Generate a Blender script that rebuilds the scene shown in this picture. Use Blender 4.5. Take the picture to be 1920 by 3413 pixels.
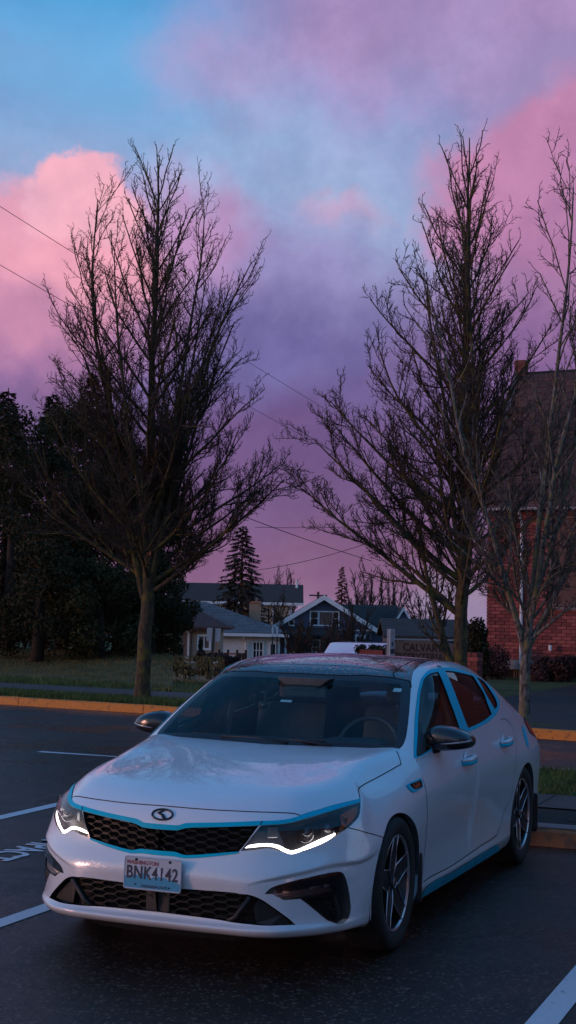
import bpy, bmesh, math, random
import numpy as np
from mathutils import Vector, Matrix
from mathutils.geometry import delaunay_2d_cdt
R=math.radians; PI=math.pi
random.seed(7); rng=np.random.default_rng(7)
scn=bpy.context.scene; COL=scn.collection
for o in list(bpy.data.objects): bpy.data.objects.remove(o)
# ------------------------------------------------------------------ camera
cam=bpy.data.cameras.new('camera'); camo=bpy.data.objects.new('camera',cam); COL.objects.link(camo); scn.camera=camo
cam.sensor_fit='VERTICAL'; cam.sensor_height=36.0; cam.lens=50.50; cam.clip_start=.1; cam.clip_end=3000
_yaw,_pitch,_roll=.390473,.065463,.019977
_f=Vector((-math.sin(_yaw)*math.cos(_pitch),math.cos(_yaw)*math.cos(_pitch),math.sin(_pitch)))
_r=Vector((math.cos(_yaw),math.sin(_yaw),0)); _u=_r.cross(_f)
_r2=_r*math.cos(_roll)+_u*math.sin(_roll); _u2=_u*math.cos(_roll)-_r*math.sin(_roll)
camo.matrix_world=Matrix(((_r2.x,_u2.x,-_f.x,3.1676),(_r2.y,_u2.y,-_f.y,-7.0922),(_r2.z,_u2.z,-_f.z,1.7293),(0,0,0,1)))
# ------------------------------------------------------------------ sky, sun, exposure
SUN_AZ=R(-125); SUN_EL=R(6)          # direction towards the sun: azimuth measured from +y towards +x
sun_dir=Vector((math.sin(SUN_AZ)*math.cos(SUN_EL),math.cos(SUN_AZ)*math.cos(SUN_EL),math.sin(SUN_EL)))
w=bpy.data.worlds.new('World'); scn.world=w; w.use_nodes=True
def build_world():
    nt=w.node_tree; nt.nodes.clear(); N=nt.nodes; L=nt.links
    out=N.new('ShaderNodeOutputWorld'); bg=N.new('ShaderNodeBackground'); L.new(bg.outputs[0],out.inputs[0])
    tc=N.new('ShaderNodeTexCoord')
    def math_(op,a,b=None,clamp=False):
        n=N.new('ShaderNodeMath'); n.operation=op; n.use_clamp=clamp
        for i,x in enumerate((a,b)):
            if x is None: continue
            if isinstance(x,(int,float)): n.inputs[i].default_value=x
            else: L.new(x,n.inputs[i])
        return n.outputs[0]
    def mix(a,b,f,mode='MIX'):
        n=N.new('ShaderNodeMix'); n.data_type='RGBA'; n.blend_type=mode
        for k,x in ((6,a),(7,b)):
            if isinstance(x,tuple): n.inputs[k].default_value=(*x,1)
            else: L.new(x,n.inputs[k])
        if isinstance(f,(int,float)): n.inputs[0].default_value=f
        else: L.new(f,n.inputs[0])
        return n.outputs[2]
    def noise(vec,sc,det=6,rough=.55,dist=0.):
        n=N.new('ShaderNodeTexNoise'); L.new(vec,n.inputs['Vector']); n.inputs['Scale'].default_value=sc
        n.inputs['Detail'].default_value=det; n.inputs['Roughness'].default_value=rough; n.inputs['Distortion'].default_value=dist
        return n
    def smooth(x,a,b):
        n=N.new('ShaderNodeMapRange'); n.interpolation_type='SMOOTHSTEP'; L.new(x,n.inputs[0])
        n.inputs[1].default_value=a; n.inputs[2].default_value=b; return n.outputs[0]
    d=tc.outputs['Generated']
    # billowing warp shared by every cloud edge
    nz=noise(d,2.3,4,.55); nz2=noise(d,6.5,4,.6); nz3=noise(d,19,5,.62)
    def vop(op,a,b):
        n=N.new('ShaderNodeVectorMath'); n.operation=op
        for i,x in enumerate((a,b)):
            if isinstance(x,tuple): n.inputs[i].default_value=x
            elif hasattr(x,'links') or True: L.new(x,n.inputs[i])
        return n.outputs[0] if op not in('DOT_PRODUCT','LENGTH') else n.outputs['Value']
    def vscale(a,s):
        n=N.new('ShaderNodeVectorMath'); n.operation='SCALE'; L.new(a,n.inputs[0]); n.inputs['Scale'].default_value=s; return n.outputs[0]
    wv=vop('ADD',vscale(vop('SUBTRACT',nz.outputs['Color'],(.5,.5,.5)),.20),vop('ADD',vscale(vop('SUBTRACT',nz2.outputs['Color'],(.5,.5,.5)),.10),vscale(vop('SUBTRACT',nz3.outputs['Color'],(.5,.5,.5)),.065)))
    dw=vop('ADD',d,wv)
    def lobe(px,py,rx,soft,ry=None):
        # a cloud bank centred on the direction through photo position (px,py); radius in radians
        v=_f+_r2*((px-960)/4788)-_u2*((py-1706.5)/4788); v.normalize()
        hx=_r2-v*_r2.dot(v); hx.normalize(); hy=v.cross(hx)
        ry=ry or rx
        a=vop('DOT_PRODUCT',dw,tuple(hx/rx)); b=vop('DOT_PRODUCT',dw,tuple(hy/ry))
        c=smooth(vop('DOT_PRODUCT',d,tuple(v)),.0,.3)
        r2=math_('ADD',math_('MULTIPLY',a,a),math_('MULTIPLY',b,b))
        return math_('MULTIPLY',math_('SUBTRACT',1.,smooth(math_('SQRT',r2),1-soft,1+soft)),c)
    sep=N.new('ShaderNodeSeparateXYZ'); L.new(d,sep.inputs[0])
    sepw=N.new('ShaderNodeSeparateXYZ'); L.new(dw,sepw.inputs[0])
    el=sep.outputs[2]
    # clear air between the clouds: dusk blue overhead, paler lower down
    rp=N.new('ShaderNodeValToRGB'); L.new(el,rp.inputs[0]); cr=rp.color_ramp; cr.interpolation='EASE'
    pts=[(0,(.30,.30,.52)),(.17,(.37,.46,.75)),(.28,(.32,.46,.76)),(.345,(.15,.41,.76)),(.41,(.045,.33,.70)),(.55,(.028,.25,.62)),(1,(.030,.19,.50))]
    while len(cr.elements)<len(pts): cr.elements.new(.5)
    for e,(p,c) in zip(cr.elements,pts): e.position=p; e.color=(*c,1)
    sky=N.new('ShaderNodeTexSky'); sky.sky_type='NISHITA'; sky.sun_disc=False; sky.sun_elevation=R(4); sky.sun_rotation=SUN_AZ
    base=mix(rp.outputs[0],sky.outputs[0],.05)
    # broken cloud over the whole sky
    nc=noise(vop('MULTIPLY',d,(1,1,2.2)),1.7,5,.56)
    band=smooth(nc.outputs[0],.47,.66)
    cl_col=mix((.10,.14,.36),(.30,.22,.46),smooth(nz2.outputs[0],.35,.65))
    col=mix(base,cl_col,math_('MULTIPLY',band,.30))
    # the banks the photograph shows
    low=math_('SUBTRACT',1.,smooth(sepw.outputs[2],.10,.30))
    LOB=[ # photo position, radii, softness, colour, opacity
     (1640,60,.160,.056,.50,(.46,.28,.54),.85),
     (1500,330,.110,.035,.8,(.38,.34,.63),.8),
     (800,290,.055,.034,.7,(.50,.32,.58),.65),
     (1080,640,.085,.050,.6,(.40,.51,.78),.75),
     (1900,640,.086,.068,.22,(.60,.27,.48),1.),
     (1930,1010,.080,.085,.5,(.45,.21,.41),.9),
     (1215,690,.024,.011,.8,(.66,.38,.56),.8),
     (1020,1000,.100,.052,.65,(.31,.26,.53),.85),
     (960,1330,.150,.062,.6,(.17,.145,.38),.95),
     (60,1230,.110,.060,.5,(.30,.15,.34),.9),
     (1900,1330,.120,.060,.5,(.22,.12,.30),.9),
     (590,880,.062,.052,.48,(.54,.30,.55),.92),
     (110,960,.086,.056,.22,(.92,.41,.54),1.),
     (100,1180,.10,.032,.6,(.50,.23,.42),.75),
     (310,735,.042,.028,.18,(.96,.48,.60),1.),
     (1000,1650,.60,.052,.6,(.165,.095,.255),.95),
     (960,1900,.90,.028,.7,(.21,.10,.23),.85),
    ]
    brk=math_('MULTIPLY_ADD',smooth(nz2.outputs[0],.30,.62),.5); brk.node.inputs[2].default_value=.5
    for px,py,rx,ry,so,c,op in LOB:
        col=mix(col,c,math_('MULTIPLY',lobe(px,py,rx,so,ry),math_('MULTIPLY',op,brk) if so>.5 and py<900 else op))
    # billows: lighter tops and darker folds inside the banks
    col=mix(col,mix((.74,.74,.78),(1.22,1.18,1.14),smooth(nz3.outputs[0],.30,.70)),math_('MULTIPLY',.55,smooth(nz.outputs[0],.25,.6)),'MULTIPLY')
    # haze along the horizon all round
    hz=math_('SUBTRACT',1.,smooth(el,-.02,.16))
    col=mix(col,(.34,.15,.24),math_('MULTIPLY',hz,.34))
    # fine wisps
    col=mix(col,(.42,.38,.62),math_('MULTIPLY',smooth(noise(d,9,5,.6,0.).outputs[0],.52,.75),.14))
    L.new(col,bg.inputs[0]); bg.inputs[1].default_value=.95
build_world()
sl=bpy.data.lights.new('sun','SUN'); sl.energy=.9; sl.angle=R(14); sl.color=(1,.50,.42)
so=bpy.data.objects.new('sun',sl); COL.objects.link(so); so.rotation_euler=(-sun_dir).to_track_quat('-Z','Y').to_euler(); so.location=(-20,-20,20)
vs=scn.view_settings; vs.view_transform='Standard'; vs.look='None'; vs.exposure=0; vs.gamma=1; vs.use_curve_mapping=False
scn.cycles.max_bounces=8; scn.cycles.transparent_max_bounces=16
# ------------------------------------------------------------------ helpers
MATS={}
def mat(name,col=(.5,.5,.5),rough=.5,metal=0.,spec=.5,coat=0.,emit=None,es=0.,var=0.,vs_=8.,bump=0.,bs=60.,alpha=1.,fn=None):
    if name in MATS: return MATS[name]
    m=bpy.data.materials.new(name); m.use_nodes=True; nt=m.node_tree; N=nt.nodes; L=nt.links; b=N['Principled BSDF']
    b.inputs['Base Color'].default_value=(*col,1); b.inputs['Roughness'].default_value=rough; b.inputs['Metallic'].default_value=metal
    b.inputs['Specular IOR Level'].default_value=spec; b.inputs['Coat Weight'].default_value=coat; b.inputs['Coat Roughness'].default_value=.03
    if emit: b.inputs['Emission Color'].default_value=(*emit,1); b.inputs['Emission Strength'].default_value=es
    if var or bump:
        tc=N.new('ShaderNodeTexCoord')
        if var:
            n=N.new('ShaderNodeTexNoise'); n.inputs['Scale'].default_value=vs_; n.inputs['Detail'].default_value=6; n.inputs['Roughness'].default_value=.65
            L.new(tc.outputs['Object'],n.inputs['Vector'])
            r=N.new('ShaderNodeValToRGB'); r.color_ramp.elements[0].position=.3; r.color_ramp.elements[1].position=.7
            r.color_ramp.elements[0].color=(*[c*(1-var) for c in col],1); r.color_ramp.elements[1].color=(*[min(1,c*(1+var)) for c in col],1)
            L.new(n.outputs[0],r.inputs[0]); L.new(r.outputs[0],b.inputs['Base Color'])
        if bump:
            n=N.new('ShaderNodeTexNoise'); n.inputs['Scale'].default_value=bs; n.inputs['Detail'].default_value=5
            L.new(tc.outputs['Object'],n.inputs['Vector']); bp=N.new('ShaderNodeBump'); bp.inputs['Strength'].default_value=bump; bp.inputs['Distance'].default_value=.02
            L.new(n.outputs[0],bp.inputs['Height']); L.new(bp.outputs[0],b.inputs['Normal'])
    if fn: fn(nt,N,L,b)
    MATS[name]=m; return m
def glassmat(name,tint,refl=1.0,rough=0.,extra=None):
    if name in MATS: return MATS[name]
    m=bpy.data.materials.new(name); m.use_nodes=True; nt=m.node_tree; N=nt.nodes; L=nt.links; N.remove(N['Principled BSDF'])
    o=N['Material Output']; t=N.new('ShaderNodeBsdfTransparent'); t.inputs[0].default_value=(*tint,1)
    g=N.new('ShaderNodeBsdfGlossy'); g.inputs['Roughness'].default_value=rough; g.inputs[0].default_value=(1,1,1,1)
    fr=N.new('ShaderNodeFresnel'); fr.inputs[0].default_value=1.5
    mx=N.new('ShaderNodeMixShader'); ml=N.new('ShaderNodeMath'); ml.operation='MULTIPLY'; ml.inputs[1].default_value=refl; ml.use_clamp=True
    L.new(fr.outputs[0],ml.inputs[0]); L.new(ml.outputs[0],mx.inputs[0]); L.new(t.outputs[0],mx.inputs[1]); L.new(g.outputs[0],mx.inputs[2]); L.new(mx.outputs[0],o.inputs[0])
    MATS[name]=m; return m
def link(o,parent=None):
    COL.objects.link(o)
    if parent: o.parent=parent
    return o
def mesh_obj(name,verts,faces,m,parent=None,normals=None,smooth=False,loc=None):
    me=bpy.data.meshes.new(name); me.from_pydata([tuple(map(float,v)) for v in verts],[],[tuple(int(i) for i in f) for f in faces])
    if smooth or normals is not None: me.polygons.foreach_set('use_smooth',[True]*len(me.polygons))
    if normals is not None: me.normals_split_custom_set_from_vertices([tuple(map(float,n)) for n in normals])
    if m: me.materials.append(m)
    o=bpy.data.objects.new(name,me); 
    if loc: o.location=loc
    return link(o,parent)
def empty(name,loc=(0,0,0),rz=0.,label=None,cat=None,group=None):
    o=bpy.data.objects.new(name,None); o.location=loc; o.rotation_euler=(0,0,rz); o.empty_display_size=.2; link(o)
    if label: tag(o,label,cat,group)
    return o
def tag(o,label=None,cat=None,group=None,kind=None):
    if label: o['label']=label
    if cat: o['category']=cat
    if group: o['group']=group
    if kind: o['kind']=kind
    return o
class MB:
    def __init__(s): s.v=[]; s.f=[]
    def add(s,v,f):
        n=len(s.v); s.v+= [tuple(x) for x in v]; s.f+=[tuple(i+n for i in q) for q in f]; return s
    def box(s,c,d,rz=0.,rx=0.,ry=0.):
        M=Matrix.Rotation(rz,3,'Z')@Matrix.Rotation(ry,3,'Y')@Matrix.Rotation(rx,3,'X'); c=Vector(c)
        v=[c+M@Vector((x*d[0]/2,y*d[1]/2,z*d[2]/2)) for x in(-1,1) for y in(-1,1) for z in(-1,1)]
        return s.add(v,[(0,1,3,2),(4,6,7,5),(0,4,5,1),(2,3,7,6),(0,2,6,4),(1,5,7,3)])
    def box2(s,a,b): return s.box([(p+q)/2 for p,q in zip(a,b)],[abs(q-p) for p,q in zip(a,b)])
    def tube(s,pts,rad,n=8,cap=True,closed=False):
        pts=[Vector(p) for p in pts]; k=len(pts)
        if not hasattr(rad,'__len__'): rad=[rad]*k
        up=Vector((0,0,1)); V=[];prev=None
        for i,p in enumerate(pts):
            if closed: t=pts[(i+1)%k]-pts[i-1]
            else: t=pts[min(i+1,k-1)]-pts[max(i-1,0)]
            t.normalize()
            a=prev-t*prev.dot(t) if prev is not None else (up if abs(t.z)<.9 else Vector((1,0,0))).cross(t)
            if a.length<1e-6: a=Vector((1,0,0)).cross(t)
            a.normalize(); prev=a; b=t.cross(a)
            V+=[p+(a*math.cos(2*PI*j/n)+b*math.sin(2*PI*j/n))*rad[i] for j in range(n)]
        F=[]
        for i in range(k if closed else k-1):
            for j in range(n):
                a=i*n+j;b=i*n+(j+1)%n;c=((i+1)%k)*n+(j+1)%n;d=((i+1)%k)*n+j; F.append((a,b,c,d))
        if cap and not closed: F.append(tuple(range(n-1,-1,-1))); F.append(tuple((k-1)*n+j for j in range(n)))
        return s.add(V,F)
    def lathe(s,prof,n=32,axis='x',c=(0,0,0)):
        V=[];F=[];k=len(prof)
        for r,h in prof:
            for j in range(n):
                a=2*PI*j/n
                p=(h,r*math.cos(a),r*math.sin(a)) if axis=='x' else (r*math.cos(a),r*math.sin(a),h)
                V.append(tuple(p[i]+c[i] for i in range(3)))
        for i in range(k-1):
            for j in range(n):
                F.append((i*n+j,i*n+(j+1)%n,(i+1)*n+(j+1)%n,(i+1)*n+j))
        return s.add(V,F)
    def prism(s,poly,axis,a,b):
        # poly 2D list; axis = extrusion axis ; a,b = limits
        def P(p,h): return {'x':(h,p[0],p[1]),'y':(p[0],h,p[1]),'z':(p[0],p[1],h)}[axis]
        n=len(poly); v=[P(p,a) for p in poly]+[P(p,b) for p in poly]
        f=[tuple(range(n))[::-1],tuple(range(n,2*n))]+[(i,(i+1)%n,n+(i+1)%n,n+i) for i in range(n)]
        return s.add(v,f)
    def build(s,name,m,parent=None,smooth=False,bevel=0.,loc=None,recalc=True):
        me=bpy.data.meshes.new(name); me.from_pydata([tuple(map(float,v)) for v in s.v],[],s.f)
        if recalc or bevel:
            bm=bmesh.new(); bm.from_mesh(me)
            if bevel:
                bmesh.ops.remove_doubles(bm,verts=bm.verts,dist=1e-5)
                bmesh.ops.recalc_face_normals(bm,faces=bm.faces)
                es=[e for e in bm.edges if len(e.link_faces)==2 and e.calc_face_angle(0)>R(30)]
                bmesh.ops.bevel(bm,geom=es,offset=bevel,segments=2,affect='EDGES',profile=.6)
            else: bmesh.ops.recalc_face_normals(bm,faces=bm.faces)
            bm.to_mesh(me); bm.free()
        if smooth: me.polygons.foreach_set('use_smooth',[True]*len(me.polygons))
        if m: me.materials.append(m)
        o=bpy.data.objects.new(name,me)
        if loc: o.location=loc
        return link(o,parent)
def smooth_by_angle(o,ang=35):
    me=o.data; bm=bmesh.new(); bm.from_mesh(me)
    for f in bm.faces: f.smooth=True
    for e in bm.edges:
        if len(e.link_faces)==2 and e.calc_face_angle(0)>R(ang): e.smooth=False
    bm.to_mesh(me); bm.free(); return o
def text_obj(name,s,size,m,parent=None,mw=None,extr=.001,align='CENTER',sx=1.,bold=0.,space=1.):
    cu=bpy.data.curves.new(name,'FONT'); cu.body=s; cu.size=size; cu.align_x=align; cu.align_y='CENTER'; cu.extrude=extr; cu.offset=bold; cu.space_character=space; cu.resolution_u=4
    t=bpy.data.objects.new(name,cu); COL.objects.link(t); bpy.context.view_layer.update()
    me=bpy.data.meshes.new_from_object(t); bpy.data.objects.remove(t); me.name=name
    me.transform(Matrix.Diagonal((sx,1,1,1)))
    if mw is not None: me.transform(mw)
    me.materials.clear(); me.materials.append(m)
    o=bpy.data.objects.new(name,me); return link(o,parent)
# ---- non-uniform Catmull-Rom through points, parameter = index -------------
def crom(P,t):
    P=np.asarray(P,float); n=len(P); t=np.clip(np.asarray(t,float),0,n-1)
    seg=np.linalg.norm(np.diff(P,axis=0),axis=1)**.5+1e-6   # centripetal
    D=np.diff(P,axis=0)/seg[:,None]
    T=np.empty_like(P); T[0]=D[0]; T[-1]=D[-1]
    a=seg[:-1,None]; b=seg[1:,None]
    T[1:-1]=(D[:-1]*b+D[1:]*a)/(a+b)
    i=np.minimum(t.astype(int),n-2); s=(t-i)[:,None]; h=seg[i][:,None]
    p0,p1,m0,m1=P[i],P[i+1],T[i]*h,T[i+1]*h
    s2=s*s;s3=s2*s
    return (2*s3-3*s2+1)*p0+(s3-2*s2+s)*m0+(3*s2-2*s3)*p1+(s3-s2)*m1
def mirror_start(P): return P
class Surf:
    # G: array rows x cols x 3
    def __init__(s,G,sym0=False,sym1=False): s.G=np.asarray(G,float); s.nv,s.nu=s.G.shape[:2]; s.s0=sym0; s.s1=sym1
    def _ext(s,R):
        off=0
        if s.s0: m=R[1:2]*[-1,1,1]; R=np.vstack([m,R]); off=1
        if s.s1: m=R[-2:-1]*[-1,1,1]; R=np.vstack([R,m])
        return R,off
    disp=None
    def ev(s,u,v):
        P=s.ev0(u,v)
        return P if s.disp is None else P+s.disp(P,np.atleast_1d(np.asarray(u,float)),np.atleast_1d(np.asarray(v,float)))
    def ev0(s,u,v):
        u=np.atleast_1d(np.asarray(u,float)); v=np.atleast_1d(np.asarray(v,float))
        uu,inv=np.unique(np.round(u,5),return_inverse=True)
        cols=[]
        for k in range(s.nv):
            R,o=s._ext(s.G[k]); cols.append(crom(R,uu+o))
        C=np.stack(cols,0)              # nv x nuu x 3
        out=np.empty((len(u),3))
        order=np.argsort(inv,kind='stable'); b=np.searchsorted(inv[order],np.arange(len(uu)+1))
        for j in range(len(uu)):
            idx=order[b[j]:b[j+1]]
            out[idx]=crom(C[:,j],v[idx])
        return out
    def nrm(s,u,v,e=.02):
        u=np.atleast_1d(np.asarray(u,float)); v=np.atleast_1d(np.asarray(v,float))
        u0=np.maximum(u-e,0);u1=np.minimum(u+e,s.nu-1);v0=np.maximum(v-e,0);v1=np.minimum(v+e,s.nv-1)
        a=s.ev(u1,v)-s.ev(u0,v); b=s.ev(u,v1)-s.ev(u,v0)
        n=np.cross(a,b); l=np.linalg.norm(n,axis=1,keepdims=True)
        n=np.where(l>1e-8,n/np.maximum(l,1e-9),np.array([0,0,1.]))
        if s.s0: n[u<1e-4,0]=0
        return n/np.maximum(np.linalg.norm(n,axis=1,keepdims=True),1e-9)
ZF=[.188,.207,.235,.262,.40,.47,.57,.70]
ZS=[.165,.20,.235,.272,.40,.50,.62,.76]
POLE=(0.,.35,.958)
def zc(y): return np.interp(y,[-.95,-.86,-.80,-.72,-.6,-.4,-.2,0,.2,.35,.6],[.70,.765,.792,.818,.845,.877,.902,.924,.945,.958,.975])
def zh(x,y): 
    x=abs(x); return zc(y)-np.interp(y,[-.7,-.3,-.12,.1,.4],[.054,.05,.032,.004,.0])*(x/.8)**2.2
def build_body():
    F=[]
    def fx(x,ys,top): F.append([(x,ys[0]+.06,ZF[0])]+[(x,y,zz) for y,zz in zip(ys,ZF[1:])]+[top])
    fx(0,  [-.935,-.957,-.93,-.955,-.965,-.932,-.908],(0,-.855,.765))
    fx(.15,[-.933,-.955,-.928,-.952,-.961,-.921,-.900],(.15,-.848,.763))
    fx(.32,[-.927,-.949,-.922,-.945,-.95,-.902,-.874],(.32,-.818,.759))
    fx(.47,[-.914,-.934,-.907,-.922,-.918,-.864,-.830],(.475,-.768,.752))
    def fc(pts,top):
        F.append([(pts[0][0]-.02,pts[0][1]+.05,ZF[0])]+[(p[0],p[1],zz) for p,zz in zip(pts,ZF[1:])]+[top])
    fc([(.60,-.866),(.605,-.885),(.60,-.86),(.605,-.855),(.605,-.848),(.605,-.79),(.59,-.757)],(.60,-.695,.746))
    fc([(.708,-.765),(.714,-.78),(.71,-.76),(.718,-.75),(.722,-.752),(.712,-.702),(.698,-.66)],(.690,-.58,.752))
    fc([(.79,-.645),(.797,-.655),(.795,-.64),(.803,-.63),(.808,-.638),(.798,-.605),(.778,-.555)],(.752,-.455,.765))
    fc([(.845,-.495),(.85,-.50),(.85,-.49),(.862,-.47),(.866,-.475),(.858,-.45),(.834,-.42)],(.778,-.302,.790))
    Sd=[]
    def sc(y,xs,top,ys=None,zr=ZS):
        yy=ys or [y]*8
        Sd.append([(x,q,zz) for x,q,zz in zip(xs,yy,zr)]+[top])
    sc(-.22,[.85,.868,.876,.880,.894,.898,.886,.818],(.762,-.19,.822),zr=[.165,.20,.235,.272,.40,.50,.62,.755])
    sc(.02, [.86,.878,.884,.888,.903,.909,.903,.852],(.765,.01,.851),zr=[.165,.20,.235,.272,.40,.50,.62,.77])
    sc(.25, [.865,.880,.888,.890,.903,.910,.910,.885],(.788,.22,.884),zr=[.165,.20,.235,.272,.40,.50,.62,.775])
    sc(.46, [.865,.880,.890,.888,.893,.902,.911,.906],(.832,.466,.916),ys=[.43,.43,.43,.433,.45,.45,.44,.415])
    sc(.90, [.865,.880,.892,.886,.885,.896,.913,.920],(.862,.90,.952))
    sc(1.4, [.865,.880,.892,.886,.884,.895,.914,.922],(.872,1.4,.987))
    sc(1.9, [.865,.880,.892,.888,.888,.897,.914,.922],(.868,1.9,1.008))
    sc(2.3, [.862,.878,.889,.888,.893,.901,.914,.920],(.858,2.3,1.012))
    sc(2.6, [.855,.870,.878,.882,.895,.904,.915,.917],(.842,2.6,1.006))
    sc(2.9, [.850,.865,.873,.878,.893,.902,.912,.910],(.818,2.9,.992))
    sc(3.2, [.835,.850,.858,.863,.880,.888,.895,.890],(.785,3.2,.974))
    sc(3.42,[.80,.815,.825,.833,.850,.858,.865,.855],(.74,3.42,.958),ys=[3.40,3.41,3.42,3.43,3.45,3.45,3.45,3.44])
    sc(3.6, [.74,.755,.768,.775,.795,.805,.808,.785],(.68,3.56,.948),ys=[3.54,3.56,3.58,3.60,3.62,3.62,3.61,3.59])
    sc(3.75,[.58,.59,.60,.61,.62,.63,.63,.60],(.52,3.66,.945),ys=[3.66,3.69,3.71,3.73,3.76,3.76,3.74,3.70])
    sc(3.8, [.3]*8,(.28,3.70,.948),ys=[3.71,3.74,3.77,3.79,3.81,3.81,3.79,3.74])
    sc(3.82,[0]*8,(0,3.71,.95),ys=[3.73,3.76,3.79,3.81,3.83,3.83,3.80,3.75])
    low=F+Sd                       # columns
    nF=len(F)+4                    # hood columns 0..nF-1
    hood=[]
    for c in low[:nF]:
        x,y,_=c[-1]; rows=[]
        for t in (.10,.30,.55,.80):
            X=x*(1-t); Y=y+(POLE[1]-y)*t; rows.append((X,Y,zh(X,Y)))
        rows.append(POLE); hood.append(rows)
    # blend the last hood column (cowl line) 
    Gf=np.array([c+h for c,h in zip(low[:nF],hood)]).transpose(1,0,2)
    Gl=np.array(low).transpose(1,0,2)
    return Surf(Gf,sym0=True),Surf(Gl,sym0=True,sym1=True),nF
RP=(0.,1.62,1.437)
def build_top():
    C=[]
    def col(*p): C.append(list(p))
    col((0,.35,.957),(0,.555,1.098),(0,.755,1.225),(0,.955,1.335),(0,1.06,1.373),(0,1.30,1.418),RP)
    col((.30,.365,.957),(.278,.57,1.096),(.255,.77,1.222),(.237,.965,1.332),(.217,1.07,1.370),(.13,1.32,1.417),RP)
    col((.58,.40,.956),(.555,.61,1.09),(.525,.81,1.212),(.48,1.00,1.322),(.443,1.11,1.361),(.25,1.38,1.413),RP)
    col((.735,.437,.953),(.718,.655,1.078),(.678,.865,1.198),(.61,1.06,1.306),(.56,1.165,1.347),(.31,1.42,1.410),RP)
    col((.792,.452,.936),(.760,.69,1.07),(.71,.905,1.19),(.637,1.105,1.306),(.58,1.205,1.353),(.325,1.44,1.410),RP)
    col((.832,.466,.916),(.790,.72,1.055),(.735,.945,1.178),(.662,1.155,1.303),(.593,1.25,1.361),(.335,1.46,1.411),RP)
    col((.862,.90,.952),(.812,1.00,1.10),(.745,1.13,1.235),(.663,1.29,1.343),(.597,1.36,1.380),(.34,1.50,1.414),RP)
    col((.872,1.4,.987),(.82,1.42,1.13),(.75,1.47,1.26),(.662,1.53,1.362),(.598,1.55,1.394),(.345,1.58,1.420),RP)
    col((.868,1.9,1.008),(.82,1.88,1.14),(.75,1.86,1.262),(.658,1.83,1.361),(.597,1.81,1.396),(.345,1.72,1.421),RP)
    col((.858,2.3,1.012),(.808,2.28,1.13),(.738,2.24,1.242),(.652,2.17,1.334),(.59,2.12,1.378),(.34,1.86,1.417),RP)
    col((.842,2.6,1.006),(.788,2.57,1.11),(.715,2.52,1.212),(.638,2.46,1.300),(.58,2.38,1.346),(.33,1.98,1.411),RP)
    col((.818,2.9,.992),(.762,2.86,1.083),(.695,2.79,1.172),(.622,2.70,1.252),(.565,2.60,1.306),(.31,2.06,1.406),RP)
    col((.76,3.22,.975),(.705,3.08,1.062),(.650,2.94,1.15),(.585,2.80,1.236),(.53,2.68,1.291),(.28,2.10,1.405),RP)
    col((.45,3.33,.972),(.43,3.15,1.072),(.40,2.98,1.165),(.37,2.83,1.25),(.33,2.70,1.304),(.17,2.13,1.405),RP)
    col((0,3.36,.972),(0,3.17,1.074),(0,3.0,1.168),(0,2.85,1.253),(0,2.71,1.308),(0,2.15,1.405),RP)
    return Surf(np.array(C).transpose(1,0,2),sym0=True,sym1=True)
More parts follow.
